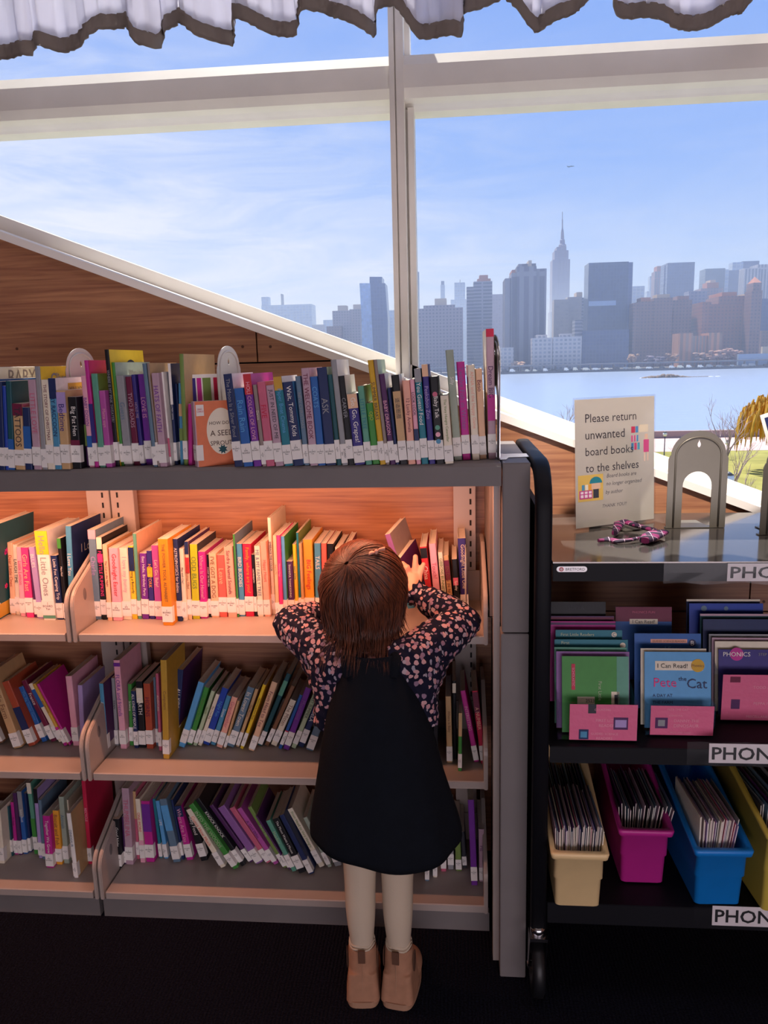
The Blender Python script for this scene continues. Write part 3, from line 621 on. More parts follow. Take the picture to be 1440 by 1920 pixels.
row('second', S2, 'on the lit second shelf', 0.145, [
 (-20, -4, 1164, -24, 985, 'deepteal', dict(d=.165, cover='deepteal', bands=[(0, .2, 'yellow')], L='large dark green picture book with pink flowers at the shelf end')),
 (20, 30, 1153, 9, 1018, 'peach', dict(title='Dear Little Ones', tcol='rust')), (30, 39, 1153, 22, 1022, 'cream', dict(title='LAUGH TIME', tcol='black')), (39, 49, 1156, 30, 1026, 'pink', dict(title='Little Lemon', tcol='rose')),
 (50, 64, 1158, 38, 1027, 'hotpink', dict(title='Girls Are Fast', tcol='peach')), (66, 71, 1158, 50, 1030, 'plum'), (71, 82, 1160, 53, 1026, 'lavender', dict(title='BLUES', tcol='white', tpos=.25)),
 (82, 105, 1163, 64, 996, 'white', dict(title='Hello Little Ones', tcol='grey', bands=[(.74, 1, 'yellow'), (.02, .22, 'seagreen')], d=.16)), (108, 120, 1162, 93, 1042, 'navy', dict(title='Little Fox Camping Trip', tcol='white')),
 (121, 128, 1163, 106, 1010, 'black', dict(title='Mary Had', tcol='white', bands=[(.88, 1, 'green')])), (128, 141, 1161, 119, 987, 'steel', dict(title='I Love You', tcol='white', cover='navy', d=.165)),
 (176, 190, 1162, 164, 994, 'slate', dict(title='Charlie', tcol='lavender', bands=[(.9, 1, 'pink')], d=.165, L='slate blue board book nearest the bracket plate on the lit second shelf')),
 (191, 201, 1162, 180, 1008, 'black', dict(title='FIVE LITTLE PUMPKINS', tcol='hotpink', tpos=-.08, bands=[(.7, .8, 'hotpink'), (.86, 1, 'cream')])), (202, 211, 1164, 191, 1022, 'peach', dict(title='The Cat in the Night', tcol='maroon', cover='tan')),
 (212, 229, 1164, 203, 1028, 'pink', dict(title='Goodnight Easter', tcol='red')), (230, 247, 1162, 221, 1028, 'cream', dict(title='I love my bunny', tcol='pink')),
 (248, 258, 1161, 238, 1024, 'yellow', dict(title='Becoming a Butterfly', tcol='charcoal', tpos=-.12, bands=[(.66, .98, 'navy')])), (259, 266, 1161, 248, 1001, 'seagreen', dict(cover='peach', d=.16)),
 (267, 280, 1161, 261, 1038, 'purple', dict(title='Easy Hello, Birthday Party', tcol='white')), (281, 291, 1161, 273, 1033, 'indigo', dict(title='NEW YORK', tcol='orange', bands=[(.62, .76, 'yellow')])),
 (292, 305, 1162, 283, 1023, 'orchid', dict(title="Let's Go, Baby!", tcol='cream')), (306, 325, 1173, 295, 1011, 'amber', dict(title='THE POWER TOOL ALPHABET', tcol='brown', d=.16)),
 (327, 341, 1165, 317, 1011, 'navy', dict(title='ASTROPHYSICS for babies', tcol='white', d=.16)), (342, 351, 1164, 334, 1029, 'cream', dict(title='Play with Clay!', tcol='charcoal')),
 (351, 360, 1162, 343, 1016, 'peach', dict(title='Two Homes Filled', tcol='brown', tpos=-.1, bands=[(.6, .8, 'red'), (.84, 1, 'navy')], d=.16, cover='plum')), (361, 375, 1161, 355, 1021, 'chartreuse', dict(title='ODD BUGS', tcol='olive', cover='charcoal')),
 (376, 389, 1160, 369, 1035, 'magenta', dict(title='Where Is Our Home?', tcol='pink')), (389, 396, 1157, 382, 1040, 'black', dict(title='COUNT ON THE SEA', tcol='white')), (397, 411, 1158, 389, 1038, 'peach', dict(title="I'VE GOT A DOG", tcol='brown')),
 (412, 427, 1157, 405, 1041, 'coral', dict(title='Leave', tcol='peach')), (428, 444, 1158, 418, 1026, 'salmon', dict(title='Sandra Animal Sounds', tcol='maroon')), (445, 449, 1157, 436, 1002, 'green', dict(d=.16, cover='slate')),
 (449, 460, 1156, 442, 1020, 'steel', dict(title='BIRD BUDDIES', tcol='white')), (461, 477, 1156, 454, 1020, 'crimson', dict(title='Family, where are you?', tcol='gold')), (478, 483, 1156, 471, 1040, 'black', dict(title='UNDERNEATH', tcol='white')),
 (484, 495, 1156, 476, 1024, 'cream', dict(title='ME & MY FAMILY TREE', tcol='slate')), (496, 508, 1156, 487, 1016, 'salmon', dict(title='Happy Heart', tcol='coral')), (509, 517, 1150, 499, 971, 'cream', dict(title='EMBRACE THE COLOR', tcol='navy', d=.16)),
 (518, 525, 1165, 511, 1005, 'peach', dict(title='Sing to Me', tcol='coral')), (525, 532, 1165, 517, 1004, 'hotpink', dict(title='Mommy Hugs', tcol='pink')), (533, 540, 1163, 526, 1006, 'sky', dict(cover='green', d=.16)),
 (541, 553, 1160, 536, 1053, 'plum', dict(title='THANKFUL THANKSGIVING', tcol='white')), (554, 560, 1158, 546, 1021, 'yellow', dict(title='EASY SIGNS', tcol='teal')), (561, 566, 1155, 550, 999, 'teal', dict(d=.16, cover='olive')), (566, 571, 1155, 560, 1020, 'tan'),
 (572, 590, 1152, 567, 1012, 'orange', dict(title='BIG Feelings', tcol='crimson', tpos=-.1)), (592, 604, 1152, 589, 1019, 'steel', dict(title='TAILS', tcol='white', tpos=.15)), (605, 615, 1152, 602, 1019, 'coral', dict(title='Hugs', tcol='peach')),
 (616, 628, 1152, 613, 1020, 'black', dict(title='YUM YUM', tcol='white')), (629, 640, 1150, 628, 1027, 'cream', dict(title='One Two Three', tcol='brown')), (642, 652, 1150, 645, 1023, 'maroon', dict(title='Home', tcol='cream')),
 (664, 674, 1148, 668, 1040, 'peach'), (676, 688, 1148, 684, 1044, 'tan', dict(title='Night Bear', tcol='brown')), (690, 702, 1148, 696, 1046, 'cream', dict(title='Moo', tcol='coral')),
 (803, 816, 1158, 787, 1026, 'red', dict(title='China', tcol='white', bands=[(.84, .98, 'black')])), (817, 830, 1158, 804, 1020, 'pink', dict(title='Touch!', tcol='rose', d=.155)), (832, 841, 1158, 821, 1036, 'cream', dict(title='GIBBONS BUNNIES', tcol='olive')),
 (843, 853, 1157, 831, 1042, 'tan', dict(title='EN DEN IN NOREN', tcol='brown', tpos=-.15, bands=[(.6, .92, 'maroon')])), (854, 864, 1157, 847, 1049, 'black', dict(title='Spooky', tcol='white', tpos=-.15, bands=[(.55, .68, 'rose')])),
 (865, 880, 1152, 858, 1010, 'indigo', dict(title='Goodnight Little One', tcol='cream', d=.155, cover='cream')),
])
row('third', S3, 'on the third shelf', 0.125, [
 (-8, 8, 1396, -54, 1290, 'brown'), (26, 42, 1404, -26, 1262, 'tan', dict(title='Hello Farm', tcol='brown')), (54, 69, 1400, -3, 1282, 'rust', dict(bands=[(.25, .6, 'navy')])), (79, 90, 1392, 22, 1294, 'blue', dict(title='The Big Soccer Game', tcol='sky')),
 (96, 107, 1388, 35, 1280, 'maroon', dict(title='France', tcol='white', tpos=.1)), (110, 119, 1390, 52, 1284, 'cream', dict(bands=[(.6, .9, 'blue')])), (121, 128, 1399, 60, 1284, 'gold', dict(title='ECUADOR', tcol='brown', bands=[(0, .3, 'magenta')])),
 (129, 134, 1398, 68, 1284, 'magenta'), (137, 149, 1398, 122, 1268, 'pink', dict(d=.14)), (151, 160, 1398, 145, 1285, 'lavender', dict(label=False)),
 (196, 204, 1412, 185, 1282, 'steel', dict(title='APPLE PIE', tcol='white', cover='plum', d=.14)), (216, 223, 1398, 208, 1272, 'grey', dict(title='TITAN', tcol='charcoal')), (226, 238, 1404, 212, 1238, 'pink', dict(title='FLORA and friends', tcol='purple', bands=[(.93, .97, 'purple')])),
 (240, 250, 1398, 236, 1283, 'green', dict(title='Science', tcol='white')), (252, 260, 1403, 245, 1296, 'navy', dict(title='ALL KINDS OF PEOPLE', tcol='white')), (262, 274, 1402, 254, 1278, 'black', dict(title='EARTH', tcol='white', bands=[(.68, .9, 'cream')])),
 (275, 288, 1404, 268, 1282, 'rust', dict(title='HORNS', tcol='maroon')), (291, 297, 1398, 285, 1270, 'slate'), (298, 304, 1408, 291, 1263, 'rose', dict(title='ADVENTURES', tcol='cream')), (306, 318, 1423, 300, 1238, 'gold', dict(title='Computers', tcol='brown')),
 (322, 333, 1389, 321, 1255, 'navy', dict(title='ALL KIDS', tcol='white', cover='plum', d=.15)),
 (335, 347, 1402, 372, 1281, 'sky', dict(d=.14)), (351, 361, 1397, 382, 1290, 'green', dict(title='Once upon a Tree', tcol='olive')), (362, 370, 1399, 396, 1297, 'palegreen', dict(title='Seeds', tcol='olive')), (371, 379, 1399, 405, 1303, 'cream', dict(title='The Cozy Bug', tcol='brown')),
 (381, 394, 1398, 416, 1292, 'royal', dict(title='Night Fun', tcol='sky')), (395, 405, 1398, 424, 1306, 'steel', dict(title='Snow', tcol='white')), (406, 418, 1403, 435, 1309, 'salmon', dict(title='Grandmother', tcol='rose')), (419, 424, 1404, 445, 1315, 'tan'),
 (426, 440, 1402, 465, 1291, 'slate', dict(title='In Lower Town', tcol='cream')), (442, 449, 1401, 476, 1292, 'tan', dict(title='The Mouse', tcol='brown')), (450, 457, 1405, 493, 1285, 'yellow', dict(title="Rosie's Hat & Other Things", tcol='brown')),
 (466, 478, 1409, 510, 1281, 'peach', dict(title='From Head to Toe', tcol='maroon', d=.13)), (480, 492, 1399, 535, 1265, 'deepteal', dict(bands=[(.7, .9, 'seagreen')])), (496, 505, 1397, 546, 1288, 'brown'), (508, 521, 1399, 545, 1315, 'cream', dict(title='The Mitten', tcol='brown')),
 (522, 529, 1405, 558, 1303, 'blue', dict(bands=[(.2, .34, 'crimson')])), (531, 543, 1407, 568, 1290, 'purple', dict(title='Mountains', tcol='violet')), (546, 556, 1404, 597, 1280, 'palegreen', dict(title='FIRST SUMMER', tcol='charcoal')),
 (559, 571, 1402, 601, 1294, 'navy', dict(title='VENEZUELA', tcol='white')), (574, 589, 1409, 612, 1305, 'slate', dict(title='Deep Sea', tcol='sky')),
 (786, 793, 1400, 822, 1248, 'blue', dict(label=False)), (812, 821, 1392, 812, 1314, 'charcoal', dict(label=False)), (838, 849, 1430, 835, 1306, 'tan', dict(title='Where Is Baby', tcol='brown')), (850, 857, 1424, 848, 1277, 'black', dict(bands=[(.85, .97, 'cream')], label=False)),
 (859, 866, 1446, 860, 1337, 'green', dict(bands=[(.6, 1, 'tan')])), (889, 899, 1429, 863, 1296, 'magenta', dict(title='INTERESTING', tcol='pink')), (902, 913, 1432, 885, 1296, 'crimson', dict(title='A NUMBER', tcol='salmon', bands=[(.7, .98, 'maroon')])),
])
row('bottom', SB, 'on the bottom shelf', 0.13, [
 (-3, 9, 1619, -12, 1520, 'cream'), (12, 20, 1605, 3, 1512, 'deepteal'), (23, 33, 1602, 12, 1504, 'magenta', dict(title='My Family', tcol='plum')), (35, 42, 1603, 20, 1487, 'plum'), (43, 52, 1601, 29, 1484, 'blue', dict(title='Space Book', tcol='white', bands=[(.6, 1, 'grey')])),
 (53, 59, 1598, 42, 1488, 'navy'), (65, 73, 1601, 49, 1468, 'seagreen', dict(bands=[(0, .5, 'green'), (.85, 1, 'cream')])), (73, 80, 1609, 62, 1480, 'lavender', dict(bands=[(.8, 1, 'black')])), (80, 86, 1611, 71, 1500, 'slate'),
 (87, 101, 1627, 79, 1530, 'magenta', dict(title='Together We Grow', tcol='white', tpos=-.05)), (105, 117, 1621, 92, 1520, 'orange', dict(title='Biscuit and Fish', tcol='brown', L='orange board book between a magenta and a sage one on the bottom shelf')), (120, 130, 1619, 104, 1494, 'sage', dict(title='Animals', tcol='slate')),
 (131, 137, 1613, 119, 1500, 'cream'), (139, 147, 1646, 124, 1525, 'white', dict(title='DINOSAUR', tcol='slate', cover='tan', d=.15)), (163, 173, 1620, 149, 1464, 'crimson', dict(title='RECYCLE', tcol='pink', d=.14)),
 (217, 229, 1627, 211, 1536, 'black', dict(title='Good Night', tcol='white')), (229, 233, 1620, 221, 1532, 'plum'), (235, 250, 1621, 221, 1478, 'mauve', dict(title='THUMBELINA', tcol='rose', d=.15, L='tall mauve board book beside the black Good Night one on the bottom shelf')), (255, 262, 1611, 244, 1484, 'rose', dict(bands=[(.6, 1, 'tan')])),
 (264, 273, 1617, 253, 1498, 'cream', dict(title='ONE MORE', tcol='coral', bands=[(0, .35, 'pink')])), (274, 290, 1616, 264, 1502, 'magenta', dict(bands=[(.5, .95, 'purple')])), (299, 305, 1609, 283, 1498, 'teal'), (308, 316, 1610, 288, 1502, 'sky', dict(title='LIFE', tcol='white')),
 (325, 339, 1617, 298, 1499, 'slate', dict(bands=[(.5, .9, 'sky')])), (341, 346, 1612, 319, 1500, 'navy'), (350, 363, 1613, 327, 1512, 'magenta', dict(title='Where Are You', tcol='pink', bands=[(.8, 1, 'navy')])), (377, 391, 1615, 344, 1515, 'black', dict(title='Baby Food', tcol='white')),
 (414, 426, 1628, 346, 1521, 'cream', dict(title='Guess How Much', tcol='coral')), (438, 451, 1631, 353, 1511, 'green', dict(title='INTO THE WOODS', tcol='palegreen')), (453, 464, 1625, 362, 1502, 'black', dict(title='KNOCK KNOCK', tcol='white')), (468, 478, 1618, 392, 1512, 'plum'),
 (481, 498, 1621, 408, 1516, 'violet'), (500, 512, 1619, 430, 1517, 'rose'), (514, 525, 1622, 444, 1518, 'orchid', dict(title='A Girl Who', tcol='plum')), (532, 541, 1628, 464, 1515, 'olive', dict(title='Garden Day', tcol='palegreen')), (543, 547, 1632, 476, 1532, 'plum'),
 (548, 558, 1635, 498, 1540, 'seagreen', dict(title='Meadow', tcol='palegreen')), (561, 576, 1638, 510, 1537, 'black', dict(title='The Moon Wants a Mouse', tcol='white')), (580, 591, 1640, 523, 1530, 'navy'),
 (599, 611, 1627, 537, 1519, 'cream', dict(title='From Head to Very Hungry', tcol='olive', L='cream board book slanting down to the child\'s dress on the bottom shelf')), (615, 624, 1627, 568, 1534, 'sage'), (628, 642, 1625, 598, 1545, 'grey'),
 (797, 805, 1652, 797, 1545, 'slate'), (812, 820, 1645, 812, 1540, 'cream'), (827, 837, 1634, 826, 1545, 'rose'), (840, 851, 1630, 839, 1545, 'grey'), (855, 866, 1633, 852, 1556, 'olive'), (868, 876, 1628, 862, 1560, 'charcoal'),
 (884, 896, 1660, 877, 1500, 'purple', dict(d=.14)), (899, 910, 1653, 897, 1555, 'mauve', dict(title='PIE', tcol='plum')),
])
# the book in the child's fingers: pulled out and tipped
def tipped(px, py, Y, w, d, h, rot, spine, cover, title=None, tcol='cream'):
    b = book('board_book', w, d, h, spine, (0, 0, 0), cover=cover, label=False, title=title, tcol=tcol)
    b.rotation_euler = rot; b.location = aty(px, py, Y) - b.rotation_euler.to_matrix() @ Vector((0, 0, h)); return b
ww = 0.0165
vb = tipped(721, 1003, 0.098, 0.0125, 0.12, 0.150, (R(7), R(-15), R(-15)), 'violet', 'taupe', 'Purr')
tag(vb, "violet board book tipped back behind the one in the child's fingers", 'book', 'books on the lit second shelf')
hb = tipped(736, 1051, 0.078, ww, 0.125, 0.118, (R(9), R(-13), R(-16)), 'steel', 'plum')
put_text('spine_title', 'B', cmat('navy'), hb, (ww / 2, -0.0009, 0.101), (1, 0, 0), (0, 0, 1), w=ww * .6, h=ww * .7)
tag(hb, "plum board book with blue spine being pulled out by the child's fingers", 'book', 'books ' + 'on the lit second shelf')

# face-turned books on the bookcase top
def turned(px0, px1, py_b, py_t, Y, yaw, d, spine, cover, label):
    p = aty(px0, py_b, Y); w = 0.017; h = aty(px0, py_t, Y).z - BASE
    b = book('board_book', w, d, h, spine, (p.x, Y, BASE + 0.0003), 0, yaw, cover=cover, pages=PAGES)
    tag(b, label, 'book', 'books on the bookcase top'); return b, w, h
tb, tw_, th_ = turned(366, 436, 877, 753, -0.112, R(-54), 0.085, 'mauve', 'e8835c', 'orange board book turned to show its cream oval cover on the bookcase top')
X_ = tw_ + 0.0006
m = MB(); n = 36; m.add([(X_, 0.052 + 0.030 * math.cos(2 * math.pi * k / n), th_ * 0.53 + th_ * 0.36 * math.sin(2 * math.pi * k / n)) for k in range(n)], [tuple(range(n))])
m.build('cover_oval', mat('oval_cream', 'f4ead6', 0.5), tb, local=True)
for i, s in enumerate(('HOW DOES', 'A SEED', 'SPROUT?')):
    put_text('cover_title', s, mat('title_brown', '4a2a20', 0.6), tb, (X_ + 0.0005, 0.052, th_ * (0.66 - i * 0.155)), (0, 1, 0), (0, 0, 1), w=0.048, h=th_ * 0.085)
m = MB(); m.box(tw_, X_, 0.004, 0.019, th_ * 0.78, th_ * 0.95); m.build('cover_badge', PAPER, tb, local=True)
put_text('cover_title', 'ERIC\nCARLE', cmat('crimson'), tb, (X_ + 0.0006, 0.0115, th_ * 0.865), (0, 1, 0), (0, 0, 1), w=0.013, h=th_ * 0.13)
m = MB(); m.add([(X_ + 0.0005, 0.052 + r_ * math.cos(a), th_ * 0.25 + r_ * math.sin(a)) for a, r_ in ((2 * math.pi * k / 16, 0.010 if k % 2 else 0.0055) for k in range(16))], [tuple(range(16))])
m.build('leaf_motif', cmat('deepteal'), tb, local=True)
t2, w2, h2 = turned(350, 418, 873, 703, -0.045, R(-50), 0.095, 'lavender', 'white', 'white board book turned to show colored stripes behind the orange seed book')
m = MB()
m2 = [(0.012, 0.024, 'indigo'), (0.027, 0.036, 'magenta'), (0.039, 0.056, 'olive'), (0.062, 0.072, 'crimson')]
for a, b_, c in m2:
    MB().box(w2, w2 + 0.0006, a, b_, h2 * 0.35, h2 * 0.96).build('cover_stripe', cmat(c), t2, local=True)
put_text('cover_title', 'HEALTHY', cmat('teal'), t2, (w2 + 0.0008, 0.078, h2 * 0.62), (0, 0, -1), (0, 1, 0), w=h2 * 0.5, h=0.01)

# writing on covers that show above their neighbours
def top_of(key, title=None, c=None, i=None):
    return next(q for q in ROWS[key][1] if (title and q['o'].get('title') == title) or (c and q['c'] == c and i is None))
def cover_text(q, s, z, y, w, h, c, bold=0.0):
    put_text('cover_title', s, cmat(c), q['obj'], (q['w'] + 0.0006, y, q['h'] * z), (0, 1, 0), (0, 0, 1), w=w, h=h, bold=bold)
q = [b for b in ROWS['top'][1] if b['c'] == 'grey' and b['o'].get('cover') == 'yellow'][0]; cover_text(q, 'Clive', 0.88, 0.07, 0.11, 0.022, 'grey', 0.02)
q = ROWS['top'][1][0]; cover_text(q, 'BABY', 0.90, 0.12, 0.12, 0.03, 'taupe')
q = top_of('top', 'BABY RACCOON'); m = MB(); m.box(q['w'], q['w'] + 0.0005, 0.05, 0.14, q['h'] * 0.80, q['h'] * 0.94); m.build('cover_banner', cmat('mustard'), q['obj'], local=True)
cover_text(q, 'MINI MYTHS', 0.87, 0.095, 0.08, 0.016, 'black')
m = MB(); m.box(q['w'], q['w'] + 0.0005, 0.05, 0.14, q['h'] * 0.68, q['h'] * 0.76); m.build('cover_banner', cmat('magenta'), q['obj'], local=True)
q = [b for b in ROWS['top'][1] if b['c'] == 'green' and b['o'].get('cover') == 'sage'][0]; cover_text(q, 'When I feel', 0.9, 0.10, 0.07, 0.02, 'taupe')
q = top_of('top', 'WHERE IS MY PINK SWEATER?')
m = MB(); m.add([(q['w'] + 0.0006, 0.10 + 0.032 * math.cos(a), q['h'] * 0.80 + 0.026 * math.sin(a)) for a in (math.pi * k / 14 for k in range(15))], [tuple(range(15))]); m.build('cover_motif', cmat('charcoal'), q['obj'], local=True)
q = ROWS['second'][1][0]; rq = random.Random(9)
for k in range(16):
    y, z, r_ = rq.uniform(.02, .15), q['h'] * rq.uniform(.2, .72), rq.uniform(.004, .009)
    m = MB(); m.add([(q['w'] + 0.0006, y + r_ * math.cos(a) * (1 if i % 2 else .6), z + r_ * math.sin(a) * (1 if i % 2 else .6)) for i, a in enumerate(2 * math.pi * k2 / 12 for k2 in range(12))], [tuple(range(12))]); m.build('cover_flower', cmat(rq.choice(['hotpink', 'orchid', 'olive', 'magenta'])), q['obj'], local=True)
m = MB(); m.box(q['w'], q['w'] + 0.0005, 0.004, q['d'] - .004, 0.003, q['h'] * .16); m.build('cover_meadow', cmat('gold'), q['obj'], local=True)
q = top_of('second', 'I Love You'); cover_text(q, 'I Love', 0.72, 0.08, 0.09, 0.02, 'cream')
q = top_of('top', 'Baby Talk')
for z, c in ((0.26, 'steel'), (0.34, 'pink'), (0.42, 'seagreen'), (0.80, 'rose')):
    m = MB(); m.add([(q['w'] / 2 + 0.0045 * math.cos(2 * math.pi * k / 18), -0.0009, q['h'] * z + 0.0045 * math.sin(2 * math.pi * k / 18)) for k in range(18)], [tuple(range(18))]); m.build('spine_dot', cmat(c), q['obj'], local=True)

# ---- labels: every book is singled out by its title, or by its colour and its neighbours
CW = dict(deepteal='dark teal', seagreen='sea green', hotpink='hot pink', palegreen='pale green', steel='steel blue', sky='sky blue', royal='royal blue', sage='sage green')
def words_(s): return ' '.join(''.join(ch if ch.isalnum() or ch in " '" else ' ' for ch in s).split())
SAFE = lambda q: q['o'].get('title') and not q['L']
used = {}
for key, (place, lst) in ROWS.items():
    for i, q in enumerate(lst):
        cw = CW.get(q['c'], q['c'])
        size = '' if len(ROWS[key][1]) and q['c'] == 'seagreen' and key == 'second' else 'tall ' if q['h'] > (0.175 if key == 'top' else 0.16) else 'thin ' if q['w'] < 0.0085 else 'thick ' if q['w'] > 0.0185 else ''
        if q['L']: lab = q['L']
        elif SAFE(q):
            ti = words_(q['o']['title']).split()[:5]
            lab = f"{size}{cw} board book titled {' '.join(ti)} {place}"
        else:
            def nb(j):
                if not 0 <= j < len(lst): return 'the row end'
                n_ = lst[j]
                return ' '.join(words_(n_['o']['title']).split()[:2]) if SAFE(n_) else 'the ' + CW.get(n_['c'], n_['c']) + ' one'
            a, b = nb(i - 1), nb(i + 1)
            lab = f"{size}{cw} board book between {a} and {b} {place}"
        if len(lab.split()) > 16: lab = f"{cw} board book between {' '.join(a.split()[:2])} and {' '.join(b.split()[:2])} {place}"
        q['lab'] = lab; used.setdefault(lab, []).append(q)
        tag(q['obj'], lab, 'book', 'books ' + place)
for lab, qs in used.items():
    if len(qs) > 1: print('DUPLICATE LABEL', lab, len(qs))
    if len(lab.split()) > 16: print('LONG LABEL', lab)
# ------------------------------------------------------------------ bookends
EMAT = mat('bookend_grey', '6c6860', 0.36, metal=0.35, noise=(20, 0.04))
def plate_mesh(outer, holes, th):
    cu = bpy.data.curves.new('p', 'CURVE'); cu.dimensions = '2D'; cu.fill_mode = 'BOTH'; cu.extrude = th / 2
    for poly in [outer] + holes:
        s = cu.splines.new('POLY'); s.points.add(len(poly) - 1); s.use_cyclic_u = True
        for p_, (x, y) in zip(s.points, poly): p_.co = (x, y, 0, 1)
    o = bpy.data.objects.new('p', cu); col.objects.link(o); me = evaluated(o)
    vs_ = [v.co.copy() for v in me.vertices]; fs = [tuple(p.vertices) for p in me.polygons]; bpy.data.meshes.remove(me)
    return vs_, fs
def arch(cx, z0, hw, ztop, n=14):
    """ring: straight sides, round top"""
    zc = ztop - hw
    return [(cx + hw, z0)] + [(cx + hw * math.cos(math.pi * k / n), zc + hw * math.sin(math.pi * k / n)) for k in range(n + 1)] + [(cx - hw, z0)]
def bookend(loc, yaw, label, w=0.122, h=0.205, base_dir=1, bm_=None):
    t = thing('bookend', label, 'bookend', loc, (0, 0, yaw), None)
    bm_ = bm_ or EMAT
    hw = w / 2; sh = h - hw * 0.95
    outer = [(hw, 0.0), (hw, sh), (hw * 0.94, sh + 0.008)]
    n = 16; cz = sh + 0.006; rr = h - cz
    outer += [(hw * 0.92 * math.cos(math.pi * k / n), cz + rr * math.sin(math.pi * k / n)) for k in range(n + 1)]
    outer += [(-hw * 0.94, sh + 0.008), (-hw, sh), (-hw, 0.0), (-hw * 0.53, 0.0)]
    ihw = hw * 0.49; it = h * 0.585
    outer += arch(0, 0.0, ihw, it)[::-1] + [(hw * 0.53, 0.0)]
    drop = [(0.0035 * math.sin(2 * math.pi * k / 12) * (0.6 if k in (0,) else 1), h * 0.86 + 0.006 * math.cos(2 * math.pi * k / 12) + (0.004 if k == 0 else 0)) for k in range(12)]
    vs_, fs = plate_mesh(outer, [drop], 0.0016)
    m = MB(); m.add([(v.x, v.z, v.y) for v in vs_], fs); m.build('upright_plate', bm_, t, local=True)
    m = MB(); rhw = hw * 0.76; zc = cz
    pts = [(-rhw, -0.0012, 0.003)] + [(-rhw * math.cos(math.pi * k / 18), -0.0012, zc + (rr - hw * 0.22) * math.sin(math.pi * k / 18)) for k in range(19)] + [(rhw, -0.0012, 0.003)]
    m.tube(pts, 0.0021, 8); m.build('raised_rib', bm_, t, local=True)
    s = base_dir; bd = 0.075
    o = [(-hw, 0), (hw, 0)] + [(hw, s * 0.012), (ihw * 1.0, s * 0.022), (ihw * 0.9, s * bd), (-ihw * 0.9, s * bd), (-ihw * 1.0, s * 0.022), (-hw, s * 0.012)]
    m = MB(); m.prism(o, 2, -0.0004, 0.0012); m.build('base_flange', bm_, t, local=True)
    return t
p = atz(1303, 990, 0.9165); bookend((p.x, p.y, 0.917), R(2), 'grey arched metal bookend standing empty on the cart beside the paper notice')
p = atz(1421, 1004, 0.9165); bookend((p.x + 0.063, p.y + 0.012, 0.917), R(10), 'grey metal bookend at the edge of the view, propping a small dark card', h=0.195)
PALE_END = mat('bookend_white', 'c9c3be', 0.4, metal=0.1)
for (x, y, yt), lab in (((170, 872, 652), 'pale arched bookend behind the purple and pink books'), ((440, 868, 648), 'white arched bookend with a slot beside the navy moon book')):
    p = aty(x, y, 0.02); zt = aty(x, yt, 0.02).z
    bookend((p.x, 0.02, BASE), R(78), lab, w=0.10, h=zt - BASE, bm_=PALE_END)
p = aty(926, 862, -0.03); zt = aty(922, 628, -0.03).z
bookend((p.x + 0.002, -0.03, BASE + 0.001), R(-84), 'shiny metal bookend seen edge-on at the end of the bookcase top', w=0.12, h=zt - BASE, bm_=mat('bookend_chrome', 'b8b8bc', 0.22, metal=0.85))
# shelf bookends
p = aty(872, 1150, 0.10); bookend((aty(874, 1150, 0.1).x, 0.145, S2 + 0.0005), R(88), 'thin pale bookend plate closing the lit shelf beside an indigo book', w=0.10, h=0.165, bm_=PALE_END, base_dir=-1)
bookend((aty(124, 1160, 0.17).x, 0.17, S2 + 0.0005), R(80), 'grey bookend behind the navy picture book on the lit shelf', w=0.10, h=0.205, base_dir=-1)

# ------------------------------------------------------------------ library cart
BLACK = mat('cart_black', '101016', 0.55, spec=0.2, noise=(8, 0.06))
CTOP = mat('cart_top_steel', '6c6662', 0.12, metal=0.65)
CX0, CX1, CY0, CY1 = 0.105, 1.02, -0.19, 0.255
cart = thing('book_cart', 'black metal library book cart with three shelves beside the bookcase', 'cart', (0.56, 0.03, 0.0))
MB().box(CX0, CX1, CY0 + 0.001, CY1, 0.9135, 0.916).build('top_sheet', CTOP, cart)
def cart_shelf(zt, lip):
    m = MB(); m.prism([(CY0, zt - lip), (CY0, zt - 0.0025), (CY1, zt - 0.0025), (CY1, zt - lip), (CY1 - 0.004, zt - lip), (CY1 - 0.004, zt - 0.008), (CY0 + 0.004, zt - 0.008), (CY0 + 0.004, zt - lip)], 0, CX0, CX1)
    return m.build('shelf', BLACK, cart, bevel=0.001)
cart_shelf(0.916, 0.036); cart_shelf(0.560, 0.036); cart_shelf(0.228, 0.048)
def side(xc):
    m = MB()
    path = []
    y0, y1, zt, rr = CY0 + 0.012, CY1 + 0.07, 1.083, 0.075
    path = [(xc, y0, 0.165), (xc, y0, zt - rr)] + [(xc, y0 + rr * (1 - math.cos(a)), zt - rr + rr * math.sin(a)) for a in (R(15 * k) for k in range(1, 7))]
    path += [(xc, y1 - rr, zt)] + [(xc, y1 - rr + rr * math.sin(a), zt - rr + rr * math.cos(a)) for a in (R(15 * k) for k in range(1, 7))] + [(xc, y1, 0.165)]
    # flat oval bar: wide across X, slim in the loop's plane
    rs = []
    P = [Vector(p_) for p_ in path]
    for i, p_ in enumerate(P):
        d = (P[min(i + 1, len(P) - 1)] - P[max(i - 1, 0)]).normalized(); a = Vector((1, 0, 0)); b = a.cross(d).normalized()
        ring = []
        for k in range(16):
            t = 2 * math.pi * k / 16; cx_, cz_ = math.cos(t), math.sin(t)
            ring.append(p_ + a * (0.0155 * math.copysign(abs(cx_) ** 0.5, cx_)) + b * (0.0125 * math.copysign(abs(cz_) ** 0.6, cz_)))
        rs.append(ring)
    m.rings(rs); h = m.build('handle_frame', BLACK, cart)
    m = MB(); m.box(xc - 0.005, xc + 0.005, y0, y1, 0.17, 1.00); m.build('side_panel', BLACK, cart)
side(0.0885); side(CX1 + 0.0165)
MB().box(CX0, CX1, 0.03, 0.034, 0.56, 0.60).build('divider_rail', BLACK, cart)
